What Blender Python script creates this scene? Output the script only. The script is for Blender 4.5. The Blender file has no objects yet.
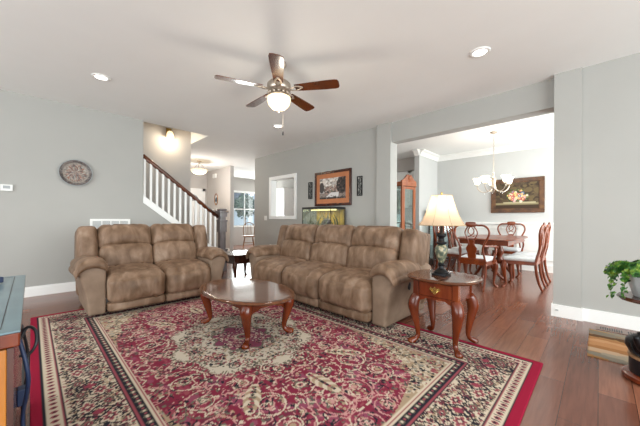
import bpy, bmesh, math, random
import numpy as np
from mathutils import Vector, Matrix, noise

sc = bpy.context.scene
COL = sc.collection
PI = math.pi
R = math.radians

# ------------------------------------------------------------------ camera
H = 1.083
cam_d = bpy.data.cameras.new('camera'); cam = bpy.data.objects.new('camera', cam_d); COL.objects.link(cam)
cam_d.sensor_fit = 'HORIZONTAL'; cam_d.sensor_width = 36.0
cam_d.lens = 284.0 / 640.0 * 36.0
cam_d.shift_y = 6.0 / 640.0
cam_d.clip_start = 0.05
cam.matrix_world = (Matrix.Translation((0, 0, H)) @ Matrix.Rotation(R(44.5) - PI/2, 4, 'Z')
                    @ Matrix.Rotation(PI/2, 4, 'X') @ Matrix.Rotation(0.0055, 4, 'Z'))
sc.camera = cam

# ------------------------------------------------------------------ world, exposure
w = bpy.data.worlds.new('sky'); sc.world = w; w.use_nodes = True
bg = w.node_tree.nodes['Background']
bg.inputs[0].default_value = (0.80, 0.90, 1.0, 1); bg.inputs[1].default_value = 1.6
sc.view_settings.view_transform = 'Standard'
sc.view_settings.look = 'None'
sc.view_settings.gamma = 1.0
sc.view_settings.use_curve_mapping = False
sc.view_settings.exposure = 0.18

# ------------------------------------------------------------------ daylight at the window openings, and added fill lights
def area(name, loc, aim, sx, sy, power, col=(1, 1, 1), spread=180):
    d = bpy.data.lights.new(name, 'AREA'); d.shape = 'RECTANGLE'; d.size = sx; d.size_y = sy
    d.energy = power; d.color = col; d.spread = R(spread)
    o = bpy.data.objects.new(name, d); COL.objects.link(o); o.location = loc
    o.rotation_euler = (Vector(aim) - Vector(loc)).to_track_quat('-Z', 'Y').to_euler()
    return o
COOL = (0.94, 1.0, 0.98)
area('fill_rear', (0.6, -3.62, 1.42), (0.6, 5, 2.4), 5.6, 2.2, 235, COOL)  # added fill behind the camera, set in an assumed window
area('fill_west', (-3.72, 1.6, 1.42), (5, 1.6, 2.5), 5.4, 2.2, 140, COOL)  # added fill from the west side, its window assumed too
area('daylight_dining', (6.1, -1.22, 1.45), (6.1, 5, 2.2), 2.2, 1.8, 125, COOL)
area('daylight_breakfast', (6.3, 10.40, 1.45), (6.0, 5, 1.2), 1.6, 1.5, 85, COOL)
area('fill_kitchen', (7.3, 5.6, 1.6), (4, 5.6, 1.6), 1.4, 1.0, 20, COOL)  # added fill for the kitchen; the wall behind has no window

# ------------------------------------------------------------------ helpers
def lin(h):
    h = h.lstrip('#'); v = [int(h[i:i+2], 16)/255 for i in (0, 2, 4)]
    return tuple((c/12.92 if c <= .04045 else ((c+.055)/1.055)**2.4) for c in v)

class MB:
    def __init__(s): s.bm = bmesh.new()
    def box(s, x0, x1, y0, y1, z0, z1, bev=0.0, M=None):
        r = bmesh.ops.create_cube(s.bm, size=1.0)
        vs = r['verts']
        for v in vs:
            v.co = Vector(((x0+x1)/2 + v.co.x*(x1-x0), (y0+y1)/2 + v.co.y*(y1-y0), (z0+z1)/2 + v.co.z*(z1-z0)))
        if bev > 0:
            es = list({e for v in vs for e in v.link_edges})
            rr = bmesh.ops.bevel(s.bm, geom=es, offset=bev, segments=2, profile=0.5, affect='EDGES')
            vs = list({v for f in rr['faces'] for v in f.verts} | {v for v in vs if v.is_valid})
        if M is not None:
            for v in vs: v.co = M @ v.co
        return s
    def tube(s, pts, rad, seg=8, ref=None, smooth=0, caps=True):
        pts = [Vector(p) for p in pts]
        n = len(pts)
        if not isinstance(rad, (list, tuple)): rad = [rad]*n
        rad = [(q if isinstance(q, (tuple, list)) else (q, q)) for q in rad]
        if smooth:
            np_, nr = [], []
            for i in range(n-1):
                p0 = pts[max(i-1, 0)]; p1 = pts[i]; p2 = pts[i+1]; p3 = pts[min(i+2, n-1)]
                for k in range(smooth):
                    t = k/smooth
                    q = 0.5*((2*p1) + (p2-p0)*t + (2*p0-5*p1+4*p2-p3)*t*t + (3*p1-p0-3*p2+p3)*t**3)
                    np_.append(q); tt = t*t*(3-2*t)
                    nr.append((rad[i][0]*(1-tt)+rad[i+1][0]*tt, rad[i][1]*(1-tt)+rad[i+1][1]*tt))
            np_.append(pts[-1]); nr.append(rad[-1]); pts, rad = np_, nr; n = len(pts)
        rings = []
        u = None
        for i in range(n):
            t = (pts[min(i+1, n-1)] - pts[max(i-1, 0)])
            if t.length < 1e-9: t = Vector((0, 0, 1))
            t.normalize()
            if ref is not None:
                u = Vector(ref) - t*t.dot(Vector(ref))
            elif u is None:
                a = Vector((1, 0, 0)) if abs(t.x) < .8 else Vector((0, 1, 0))
                u = a - t*t.dot(a)
            else:
                u = u - t*t.dot(u)
            if u.length < 1e-6:
                a = Vector((0, 1, 0)) if abs(t.y) < .8 else Vector((1, 0, 0)); u = a - t*t.dot(a)
            u.normalize(); v = t.cross(u)
            ra, rb = rad[i]
            rings.append([s.bm.verts.new(pts[i] + u*(ra*math.cos(2*PI*k/seg)) + v*(rb*math.sin(2*PI*k/seg))) for k in range(seg)])
        for i in range(n-1):
            for k in range(seg):
                s.bm.faces.new((rings[i][k], rings[i][(k+1) % seg], rings[i+1][(k+1) % seg], rings[i+1][k]))
        if caps:
            s.bm.faces.new(list(reversed(rings[0]))); s.bm.faces.new(rings[-1])
        return s
    def lathe(s, prof, c=(0, 0, 0), seg=20, sx=1.0, sy=1.0, M=None, rib=0, ribd=0.0):
        rings = []
        c = Vector(c)
        for (r, z) in prof:
            ring = []
            for k in range(seg):
                a = 2*PI*k/seg
                rr = r*(1 + (ribd*math.cos(rib*a) if rib else 0))
                p = Vector((rr*math.cos(a)*sx, rr*math.sin(a)*sy, z))
                if M is not None: p = M @ p
                ring.append(s.bm.verts.new(p + c))
            rings.append(ring)
        for i in range(len(rings)-1):
            for k in range(seg):
                s.bm.faces.new((rings[i][k], rings[i][(k+1) % seg], rings[i+1][(k+1) % seg], rings[i+1][k]))
        if prof[0][0] > 1e-4: s.bm.faces.new(list(reversed(rings[0])))
        if prof[-1][0] > 1e-4: s.bm.faces.new(rings[-1])
        return s
    def prism(s, pts, d, M=None):
        """polygon pts (2D x,z) extruded along y by d (centred)"""
        M = M or Matrix.Identity(4)
        a = [s.bm.verts.new(M @ Vector((p[0], -d/2, p[1]))) for p in pts]
        b = [s.bm.verts.new(M @ Vector((p[0], d/2, p[1]))) for p in pts]
        s.bm.faces.new(a); s.bm.faces.new(list(reversed(b)))
        n = len(pts)
        for i in range(n):
            s.bm.faces.new((a[i], b[i], b[(i+1) % n], a[(i+1) % n]))
        return s
    def puff(s, half, r, bulge=(0, 0, 0), M=None, n=14, nz=0.004, ns=5.0, seed=0.0, groove=None, fn=None):
        a = Vector(half); r = min(r, min(half)*0.98)
        idx = {}
        def key(i, j, k): return (i, j, k)
        def wp(t):
            t = 2*t/n - 1
            return math.copysign(abs(t)**0.8, t)
        def vert(i, j, k):
            kk = key(i, j, k)
            if kk in idx: return idx[kk]
            uu = (wp(i), wp(j), wp(k))
            p = Vector((uu[0]*a.x, uu[1]*a.y, uu[2]*a.z))
            inn = Vector([max(-(a[q]-r), min(a[q]-r, p[q])) for q in range(3)])
            d = p - inn
            nn = d.normalized() if d.length > 1e-9 else Vector((0, 0, 1))
            q = inn + nn*r
            for ax in range(3):
                o1, o2 = [z for z in range(3) if z != ax]
                q[ax] += bulge[ax]*(1-uu[o1]**2)*(1-uu[o2]**2)*uu[ax]
            if groove:
                for gx in groove:
                    q -= nn*0.012*math.exp(-((q.x-gx*a.x)/0.011)**2)
            if fn: q = fn(q, uu)
            nv = noise.noise(Vector((q.x*ns+seed, q.y*ns+seed*1.7, q.z*ns*1.6-seed)))
            nv += .5*noise.noise(Vector((q.x*ns*2.7+seed, q.y*ns*2.7, q.z*ns*4+seed)))
            q += nn*(nz*nv)
            if M is not None: q = M @ q
            v = s.bm.verts.new(q); idx[kk] = v
            return v
        def face(q): 
            s.bm.faces.new(q)
        for i in range(n):
            for j in range(n):
                face((vert(i, j, 0), vert(i, j+1, 0), vert(i+1, j+1, 0), vert(i+1, j, 0)))
                face((vert(i, j, n), vert(i+1, j, n), vert(i+1, j+1, n), vert(i, j+1, n)))
                face((vert(i, 0, j), vert(i+1, 0, j), vert(i+1, 0, j+1), vert(i, 0, j+1)))
                face((vert(i, n, j), vert(i, n, j+1), vert(i+1, n, j+1), vert(i+1, n, j)))
                face((vert(0, i, j), vert(0, i, j+1), vert(0, i+1, j+1), vert(0, i+1, j)))
                face((vert(n, i, j), vert(n, i+1, j), vert(n, i+1, j+1), vert(n, i, j+1)))
        return s
    def build(s, name, mat, parent=None, smooth=False, loc=None, rot=None, kind=None):
        bmesh.ops.recalc_face_normals(s.bm, faces=s.bm.faces)
        me = bpy.data.meshes.new(name); s.bm.to_mesh(me); s.bm.free()
        if mat: me.materials.append(mat)
        if smooth:
            me.polygons.foreach_set('use_smooth', [True]*len(me.polygons))
            if smooth == 2:
                try: me.set_sharp_from_angle(angle=R(40))
                except Exception: pass
        o = bpy.data.objects.new(name, me); COL.objects.link(o)
        if parent: o.parent = parent
        if loc: o.location = loc
        if rot: o.rotation_euler = rot
        if kind: o['kind'] = kind
        return o

def tag(o, label, cat, group=None, kind=None):
    o['label'] = label; o['category'] = cat
    if group: o['group'] = group
    if kind: o['kind'] = kind
    return o
def thing(name, label, cat, loc=(0, 0, 0), rz=0.0, group=None):
    o = bpy.data.objects.new(name, None); COL.objects.link(o)
    o.empty_display_size = 0.1
    o.location = loc; o.rotation_euler = (0, 0, rz)
    return tag(o, label, cat, group)
def dup(root, loc, rz=None, label=None, group=None):
    r = root.copy(); COL.objects.link(r); r.location = loc
    if rz is not None: r.rotation_euler = (0, 0, rz)
    if label: r['label'] = label
    if group: r['group'] = group
    for ch in list(root.children):
        c = ch.copy(); COL.objects.link(c); c.parent = r
        for g in list(ch.children):
            d = g.copy(); COL.objects.link(d); d.parent = c
    return r
def struct(mb, name, mat, smooth=False):
    return mb.build(name, mat, None, smooth, kind='structure')

# ------------------------------------------------------------------ materials
def newmat(name):
    m = bpy.data.materials.new(name); m.use_nodes = True
    nt = m.node_tree; b = nt.nodes['Principled BSDF']
    return m, nt, b
def mat(name, col, rough=0.5, metal=0.0, var=0.06, scale=8.0, bump=0.0, bscale=60.0, spec=0.5, stretch=None, coat=0.0):
    m, nt, b = newmat(name)
    b.inputs['Roughness'].default_value = rough; b.inputs['Metallic'].default_value = metal
    b.inputs['Specular IOR Level'].default_value = spec
    if coat: b.inputs['Coat Weight'].default_value = coat; b.inputs['Coat Roughness'].default_value = 0.08
    c = lin(col) if isinstance(col, str) else col
    tc = nt.nodes.new('ShaderNodeTexCoord'); mp = nt.nodes.new('ShaderNodeMapping')
    nt.links.new(tc.outputs['Object'], mp.inputs[0])
    if stretch: mp.inputs['Scale'].default_value = stretch
    nz = nt.nodes.new('ShaderNodeTexNoise'); nz.inputs['Scale'].default_value = scale; nz.inputs['Detail'].default_value = 5
    nt.links.new(mp.outputs[0], nz.inputs['Vector'])
    rp = nt.nodes.new('ShaderNodeValToRGB')
    rp.color_ramp.elements[0].position = .3; rp.color_ramp.elements[1].position = .7
    rp.color_ramp.elements[0].color = tuple(x*(1-var) for x in c) + (1,)
    rp.color_ramp.elements[1].color = tuple(min(1, x*(1+var)) for x in c) + (1,)
    nt.links.new(nz.outputs['Fac'], rp.inputs[0]); nt.links.new(rp.outputs[0], b.inputs['Base Color'])
    if bump:
        n2 = nt.nodes.new('ShaderNodeTexNoise'); n2.inputs['Scale'].default_value = bscale
        nt.links.new(mp.outputs[0], n2.inputs['Vector'])
        bp = nt.nodes.new('ShaderNodeBump'); bp.inputs['Strength'].default_value = bump; bp.inputs['Distance'].default_value = .01
        nt.links.new(n2.outputs['Fac'], bp.inputs['Height']); nt.links.new(bp.outputs[0], b.inputs['Normal'])
    return m
def mix_mat(name, stops, scale, rough=.5, detail=6, stretch=None, bump=0.0, bscale=40, coat=0, dist=0.0, spec=.5):
    m = mat(name, (1, 1, 1), rough, 0, 0, scale, bump, bscale, spec, stretch, coat)
    for n in m.node_tree.nodes:
        if n.type == 'VALTORGB':
            cr = n.color_ramp
            while len(cr.elements) < len(stops): cr.elements.new(.5)
            for e, (p, c) in zip(cr.elements, stops): e.position = p; e.color = lin(c) + (1,)
        if n.type == 'TEX_NOISE' and n.inputs['Scale'].default_value == scale:
            n.inputs['Detail'].default_value = detail; n.inputs['Distortion'].default_value = dist
    return m
def emit(name, col, strength):
    m, nt, b = newmat(name)
    b.inputs['Base Color'].default_value = lin(col) + (1,)
    b.inputs['Emission Color'].default_value = lin(col) + (1,); b.inputs['Emission Strength'].default_value = strength
    return m
def glass(name, col='#ffffff', alpha=.2, rough=.03):
    m, nt, b = newmat(name)
    out = nt.nodes['Material Output']
    tr = nt.nodes.new('ShaderNodeBsdfTransparent'); tr.inputs[0].default_value = lin(col) + (1,)
    gl = nt.nodes.new('ShaderNodeBsdfGlossy'); gl.inputs['Roughness'].default_value = rough
    mx = nt.nodes.new('ShaderNodeMixShader'); mx.inputs[0].default_value = alpha
    nt.links.new(tr.outputs[0], mx.inputs[1]); nt.links.new(gl.outputs[0], mx.inputs[2]); nt.links.new(mx.outputs[0], out.inputs[0])
    return m
def attr_mat(name, rough=.9, bump=0.0, spec=.3):
    m, nt, b = newmat(name)
    at = nt.nodes.new('ShaderNodeAttribute'); at.attribute_name = 'pattern'
    nt.links.new(at.outputs['Color'], b.inputs['Base Color'])
    b.inputs['Roughness'].default_value = rough; b.inputs['Specular IOR Level'].default_value = spec
    if bump:
        n2 = nt.nodes.new('ShaderNodeTexNoise'); n2.inputs['Scale'].default_value = 250
        bp = nt.nodes.new('ShaderNodeBump'); bp.inputs['Strength'].default_value = bump; bp.inputs['Distance'].default_value = .004
        nt.links.new(n2.outputs['Fac'], bp.inputs['Height']); nt.links.new(bp.outputs[0], b.inputs['Normal'])
    return m

def floor_mat():
    m, nt, b = newmat('laminate_planks')
    N = nt.nodes; L = nt.links
    tc = N.new('ShaderNodeTexCoord')
    br = N.new('ShaderNodeTexBrick'); br.inputs['Scale'].default_value = 1.0
    br.inputs['Brick Width'].default_value = 1.25; br.inputs['Row Height'].default_value = .16
    br.inputs['Mortar Size'].default_value = .0016; br.inputs['Mortar Smooth'].default_value = .2
    br.offset = .37; br.squash = 1.0
    br.inputs['Color1'].default_value = lin('#684033') + (1,); br.inputs['Color2'].default_value = lin('#8d5d49') + (1,)
    br.inputs['Mortar'].default_value = lin('#2e1c16') + (1,); br.inputs['Bias'].default_value = 0
    L.new(tc.outputs['Object'], br.inputs['Vector'])
    mp = N.new('ShaderNodeMapping'); mp.inputs['Scale'].default_value = (1.6, 22, 1)
    L.new(tc.outputs['Object'], mp.inputs[0])
    nz = N.new('ShaderNodeTexNoise'); nz.inputs['Scale'].default_value = 2.2; nz.inputs['Detail'].default_value = 8; nz.inputs['Distortion'].default_value = .6
    L.new(mp.outputs[0], nz.inputs['Vector'])
    rp = N.new('ShaderNodeValToRGB'); rp.color_ramp.elements[0].position = .3; rp.color_ramp.elements[1].position = .72
    rp.color_ramp.elements[0].color = (.78, .75, .73, 1); rp.color_ramp.elements[1].color = (1.12, 1.08, 1.05, 1)
    L.new(nz.outputs['Fac'], rp.inputs[0])
    mx = N.new('ShaderNodeMix'); mx.data_type = 'RGBA'; mx.blend_type = 'MULTIPLY'; mx.inputs[0].default_value = 1.0
    L.new(br.outputs['Color'], mx.inputs[6]); L.new(rp.outputs[0], mx.inputs[7]); L.new(mx.outputs[2], b.inputs['Base Color'])
    b.inputs['Roughness'].default_value = .2
    bp = N.new('ShaderNodeBump'); bp.inputs['Strength'].default_value = .04; bp.inputs['Distance'].default_value = .004
    L.new(nz.outputs['Fac'], bp.inputs['Height']); L.new(bp.outputs[0], b.inputs['Normal'])
    return m

M_WALL = mat('painted_wall', '#acaba7', .85, var=.015, scale=3, bump=.02, bscale=180)
M_WALL2 = mat('painted_wall_warm', '#bdb8b4', .85, var=.015, scale=3, bump=.02, bscale=180)
M_DWALL = mat('painted_wall_dining', '#c6c7c6', .85, var=.015, scale=3, bump=.02, bscale=180)
M_CEIL = mat('painted_ceiling', '#f4f5f3', .9, var=.01, scale=3, bump=.05, bscale=120)
M_TRIM = mat('white_trim', '#f2f2f0', .4, var=.01)
M_FLOOR = floor_mat()
M_SUEDE = mix_mat('brown_suede', [(.22, '#513b2a'), (.42, '#6c533f'), (.6, '#856b57'), (.82, '#a08a77')], 7.0, .55, 8, stretch=(1.4, 1.4, .6), bump=.5, bscale=16, dist=.4, spec=.4)
M_SUEDE_P = mix_mat('brown_suede_panel', [(.2, '#6f5a49'), (.8, '#96806e')], 5.0, .65, 8, bump=.25, bscale=25, spec=.3)
M_CHERRY = mix_mat('cherry_wood', [(.25, '#431708'), (.55, '#6c2b10'), (.8, '#92481d')], 3.0, .25, 8, stretch=(3, 3, .6), coat=.15)
M_CHERRY_TOP = mix_mat('cherry_wood_top', [(.25, '#45210f'), (.55, '#5f351c'), (.8, '#794b2d')], 2.0, .12, 8, stretch=(9, 1, 1), coat=.3)
M_CHERRY_D = mix_mat('cherry_wood_dining', [(.25, '#5a220b'), (.55, '#7e3815'), (.8, '#9c5225')], 3.0, .3, 8, stretch=(3, 3, .6), coat=.15)
M_DARKWOOD = mix_mat('dark_wood', [(.25, '#2c1510'), (.7, '#52291d')], 3.0, .25, 8, stretch=(3, 3, .6), coat=.4)
M_NEWEL = mix_mat('grey_brown_wood', [(.25, '#463c3c'), (.7, '#6b6060')], 4.0, .35, 8, stretch=(3, 3, .5), coat=.3)
M_WALNUT = mix_mat('walnut_blade', [(.25, '#3d1d0d'), (.7, '#6a3417')], 4.0, .25, 8, coat=.5)
M_ORANGEWOOD = mix_mat('honey_wood', [(.25, '#9a5a1c'), (.55, '#bd7a2c'), (.8, '#d39340')], 3.0, .3, 8, stretch=(6, 6, .5), coat=.3)
M_TEAL = mix_mat('slate_teal_top', [(.25, '#58717a'), (.7, '#6e8890')], 5.0, .3, 6, coat=.3)
M_OAK = mix_mat('light_oak', [(.25, '#7d5232'), (.7, '#a37449')], 4.0, .4)
M_CUSHION = mat('white_seat_fabric', '#dfe2e4', .85, var=.05, scale=20)
M_NICKEL = mat('brushed_nickel', '#b9ada0', .3, .9, var=.05, scale=20)
M_BRASS = mat('polished_brass', '#cfae62', .25, .9, var=.05)
M_BLACK = mat('black_metal', '#17171a', .4, .5, var=.1)
M_BLACKP = mat('black_plastic', '#1a1b20', .45, var=.1)
M_BLUECABLE = mat('dark_blue_cable', '#1d2c4c', .5, var=.1)
M_WHITEP = mat('white_plastic', '#e9e9e6', .4, var=.02)
M_GREYP = mat('grey_plastic', '#9fa3a5', .4, var=.02)
M_POT = mat('white_glazed_pot', '#c9d0d3', .3, var=.05)
M_LEAF = mix_mat('green_leaf', [(.3, '#17401c'), (.5, '#3d7a2a'), (.68, '#93ad3e')], 30.0, .5, 2)
M_LEAF2 = mix_mat('tree_leaf', [(.3, '#22382c'), (.7, '#48664c')], 3.0, .8, 4)
M_STEM = mat('green_stem', '#5b6b38', .6)
M_SOIL = mat('soil', '#3a2b20', .95, var=.3, scale=60)
M_GLASS = glass('clear_glass', '#f4faf8', .12)
M_WINGLASS = glass('window_glass', '#f7fbff', .06)
M_CRYSTAL = glass('crystal_glass', '#ffffff', .35, .05)
M_MIRROR = mat('mirror_glass', '#c9d2d8', .05, 1.0, var=0)
M_RUG = attr_mat('rug_wool', .95, .25, .15)
M_ART = attr_mat('printed_picture', .45, 0, .3)
M_PLATE = attr_mat('painted_plate', .35, 0, .4)
M_GLOW_WARM = emit('frosted_lamp_glow', '#ffe6bd', 1.0)
M_GLOW_WHITE = emit('downlight_glow', '#fffaf0', 6.0)
M_GLOW_CH = emit('tulip_glass_glow', '#fff3de', 2.0)
M_AQ_LIGHT = emit('aquarium_tube', '#ffe9a0', 2.0)

# ------------------------------------------------------------------ setting
CZ = 2.74
WY = 5.54          # left wall
struct(MB().box(-4.0, 12, -3.9, 12, -.1, 0), 'floor', M_FLOOR)
ce = MB()
ce.box(-4.0, 12, -3.9, 5.60, CZ, CZ+.3)
ce.box(2.49, 12, 5.60, 12, CZ, CZ+.3)
ce.box(-1.75, 2.49, 6.625, 12, CZ, CZ+.3)
struct(ce, 'ceiling', M_CEIL)

def wall_with_opening(axis, c0, c1, a0, a1, o0, o1, oz0, oz1, z1=CZ):
    m = MB()
    def b(p, q, za, zb):
        if q - p < 1e-4 or zb - za < 1e-4: return
        if axis == 'x': m.box(p, q, c0, c1, za, zb)
        else: m.box(c0, c1, p, q, za, zb)
    b(a0, o0, 0, z1); b(o1, a1, 0, z1); b(o0, o1, 0, oz0); b(o0, o1, oz1, z1)
    return m
# left wall and the knee wall that carries on below the stair railing
lw = MB().box(-4.0, 1.335, WY, WY+.12, 0, CZ)
kn = lambda x: 1.459 - .78*(x-1.335)       # railing base line
lw.prism([(1.335, 0), (2.72, 0), (2.72, kn(2.72)-.02), (1.335, kn(1.335)-.02)], .118, Matrix.Translation((0, WY+.06, 0)))
struct(lw, 'wall_left', M_WALL)
# stairwell: wall behind the stairs, rising to the upper floor
sw = MB()
sw.box(-1.75, 2.489, 6.50, 6.62, 0, 5.2); sw.box(2.489, 2.61, 6.50, 6.62, CZ+.301, 5.2); sw.box(-1.75, 2.61, 5.48, 5.60, CZ+.301, 5.2); sw.box(2.49, 2.61, 5.60, 6.5, CZ+.301, 5.2)
sw.box(-1.87, -1.75, 5.48, 6.62, 0, 5.2); sw.box(-1.87, 2.61, 5.48, 6.62, 5.2, 5.3)
struct(sw, 'wall_stair', M_WALL2)
# wall with the pass-through (right of the stair hall)
MX = 4.34
mw = wall_with_opening('y', MX, MX+.14, 2.80, 6.80, 5.10, 6.03, 1.14, 2.08)
struct(mw, 'wall_middle', M_WALL)
struct(MB().box(4.28, 4.50, 2.535, 2.81, 0, CZ), 'column_left', M_WALL)
hd = MB(); v = [(4.335, 2.54), (4.275, .37), (4.50, .37), (4.50, 2.54)]
lo = [hd.bm.verts.new((x, y, 2.405)) for x, y in v]; hi = [hd.bm.verts.new((x, y, CZ)) for x, y in v]
hd.bm.faces.new(lo); hd.bm.faces.new(hi)
for i in range(4): hd.bm.faces.new((lo[i], lo[(i+1) % 4], hi[(i+1) % 4], hi[i]))
struct(hd, 'beam', M_WALL)
struct(MB().box(4.165, 4.50, .135, .37, 0, CZ), 'column_right', M_WALL)
struct(MB().box(4.195, 4.40, -3.9, .14, 0, CZ), 'wall_right', M_WALL)
# unseen walls behind the camera; openings assumed, to hold the added fill lights
rw = wall_with_opening('x', -3.84, -3.68, -4.0, 4.19, -2.25, 3.45, .25, 2.6); struct(rw, 'wall_rear', M_WALL)
ww = wall_with_opening('y', -3.95, -3.78, -3.67, 5.53, -1.15, 4.35, .25, 2.6); struct(ww, 'wall_west', M_WALL)
# dining room shell
dw = wall_with_opening('x', -1.40, -1.26, 4.4, 7.7, 5.0, 7.2, .5, 2.35); struct(dw, 'wall_dining_side', M_DWALL)
struct(MB().box(7.52, 7.66, -1.4, 3.10, 0, CZ), 'wall_dining_back', M_DWALL)
struct(MB().box(6.46, 7.52, 3.05, 3.17, 0, CZ), 'wall_dining_left', M_DWALL)
# kitchen, breakfast room, foyer
struct(MB().box(7.52, 7.66, 3.1, 10.5, 0, CZ), 'wall_kitchen', M_WALL2)
bw = wall_with_opening('x', 10.5, 10.62, 4.38, 7.66, 5.72, 6.75, .80, 2.14); struct(bw, 'wall_breakfast', M_WALL2)
struct(MB().box(4.38, 4.50, 8.26, 10.1, 0, CZ), 'wall_foyer', M_WALL2)
struct(MB().box(2.35, 4.4, 9.95, 10.07, 0, CZ), 'wall_entry', M_WALL2)
struct(MB().box(2.35, 2.47, 6.62, 9.95, 0, CZ), 'wall_hall', M_WALL2)

# baseboards
def basebd(name, x0, x1, y0, y1, h=.135):
    m = MB().box(x0, x1, y0, y1, 0, h-.02)
    dx = .006 if (x1-x0) < .1 else 0; dy = .006 if (y1-y0) < .1 else 0
    m.box(x0+dx, x1-dx*0, y0+dy, y1-dy*0, h-.02, h)
    struct(m, name, M_TRIM)
basebd('baseboard_left', -3.77, 2.66, WY-.016, WY)
m = MB().box(4.149, 4.165, .119, .386, 0, .135).box(4.165, 4.5, .37, .386, 0, .135).box(4.165, 4.179, .119, .135, 0, .135).box(4.179, 4.195, -1.45, .135, 0, .135)
struct(m, 'baseboard_right', M_TRIM)
basebd('baseboard_middle', MX-.016, MX, 2.81, 6.8)
m = MB().box(4.264, 4.28, 2.519, 2.81, 0, .135).box(4.28, 4.5, 2.519, 2.535, 0, .135)
struct(m, 'baseboard_column', M_TRIM)
basebd('baseboard_foyer', 4.364, 4.38, 8.26, 9.95)
# dining wainscot, chair rail, crown
wn = MB(); wn.box(7.503, 7.52, -1.26, 3.05, 0, 1.0); wn.box(7.485, 7.52, -1.26, 3.05, 0, .15); wn.box(7.472, 7.52, -1.26, 3.05, .99, 1.035)
for k in range(5):
    y0 = -1.1 + k*.84; y1 = y0 + .72
    for (a, b, c, d) in ((y0, y1, .88, .905), (y0, y1, .24, .265), (y0, y0+.025, .24, .905), (y1-.025, y1, .24, .905)):
        wn.box(7.490, 7.504, a, b, c, d)
wn.box(6.46, 7.503, 3.033, 3.05, 0, 1.0); wn.box(6.46, 7.485, 3.015, 3.05, 0, .15); wn.box(6.46, 7.472, 3.005, 3.05, .99, 1.035)
struct(wn, 'trim_1', M_TRIM)
cr = MB()
prof = [(0, CZ), (.11, CZ), (.11, CZ-.02), (.06, CZ-.05), (.03, CZ-.10), (.02, CZ-.13), (0, CZ-.13)]
def crown_x(y, x0, x1, sgn):   # runs along x, wall at y, room on side sgn
    a = [cr.bm.verts.new((x0, y+sgn*p, z)) for p, z in prof]; b = [cr.bm.verts.new((x1, y+sgn*p, z)) for p, z in prof]
    for i in range(len(prof)): cr.bm.faces.new((a[i], a[(i+1) % len(prof)], b[(i+1) % len(prof)], b[i]))
    cr.bm.faces.new(a); cr.bm.faces.new(b)
def crown_y(x, y0, y1, sgn):
    a = [cr.bm.verts.new((x+sgn*p, y0, z)) for p, z in prof]; b = [cr.bm.verts.new((x+sgn*p, y1, z)) for p, z in prof]
    for i in range(len(prof)): cr.bm.faces.new((a[i], a[(i+1) % len(prof)], b[(i+1) % len(prof)], b[i]))
    cr.bm.faces.new(a); cr.bm.faces.new(b)
crown_y(7.52, -1.26, 3.05, -1); crown_x(3.05, 6.46, 7.52, -1); crown_y(6.46, 3.05, 3.17, -1)
struct(cr, 'trim_2', M_TRIM)
# pass-through casing
pt = MB()
Y0, Y1, Z0, Z1 = 5.03, 6.10, 1.075, 2.15
for (a, b, c, d) in ((Y0, Y1, Z1-.075, Z1), (Y0, Y1, Z0, Z0+.075), (Y0, Y0+.075, Z0+.075, Z1-.075), (Y1-.075, Y1, Z0+.075, Z1-.075)):
    pt.box(MX-.022, MX-.0005, a, b, c, d)
    pt.box(MX+.1405, MX+.16, a, b, c, d)
pt.box(MX, MX+.14, 5.10, 6.03, 1.140, 1.152); pt.box(MX, MX+.14, 5.10, 6.03, 2.068, 2.08)
pt.box(MX, MX+.14, 5.10, 5.112, 1.152, 2.068); pt.box(MX, MX+.14, 6.018, 6.03, 1.152, 2.068)
struct(pt, 'window_1', M_TRIM)
# breakfast window: frame, mullions, pane, sill
wf = MB()
for (a, b, c, d) in ((5.64, 6.83, 2.14, 2.22), (5.60, 6.87, .73, .80), (5.64, 5.72, .80, 2.14), (6.75, 6.83, .80, 2.14)):
    wf.box(a, b, 10.475, 10.4995, c, d)
wf.box(5.72, 6.75, 10.53, 10.57, 1.45, 1.49); wf.box(6.22, 6.25, 10.53, 10.57, .80, 2.14)
wo = struct(wf, 'window_2', M_TRIM)
MB().box(5.72, 6.75, 10.59, 10.595, .80, 2.14).build('pane', M_WINGLASS, wo)
# entry door
dr = MB()
DX0, DX1 = 3.42, 4.22
dr.box(DX0-.09, DX0, 9.925, 9.9495, 0, 2.12); dr.box(DX1, DX1+.09, 9.925, 9.9495, 0, 2.12); dr.box(DX0-.09, DX1+.09, 9.925, 9.9495, 2.03, 2.12)
dr.box(DX0, DX1, 9.935, 9.9495, 0, 2.03)
for (a, b, c, d) in ((.1, .36, .15, .8), (.44, .7, .15, .8), (.1, .36, .95, 1.55), (.44, .7, .95, 1.55)):
    dr.box(DX0+a, DX0+b, 9.925, 9.936, c, d)
do = struct(dr, 'door_1', M_TRIM)
MB().prism([(.4+.28*math.cos(t*PI/8), 1.68+.24*math.sin(t*PI/8)) for t in range(9)], .006, Matrix.Translation((DX0, 9.930, 0))).build('fanlight', M_MIRROR, do)
MB().lathe([(.0, -.03), (.03, -.02), (.03, .02), (0, .03)], (DX0+.72, 9.90, 1.0), 10).build('door_knob', M_BRASS, do, True)

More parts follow.
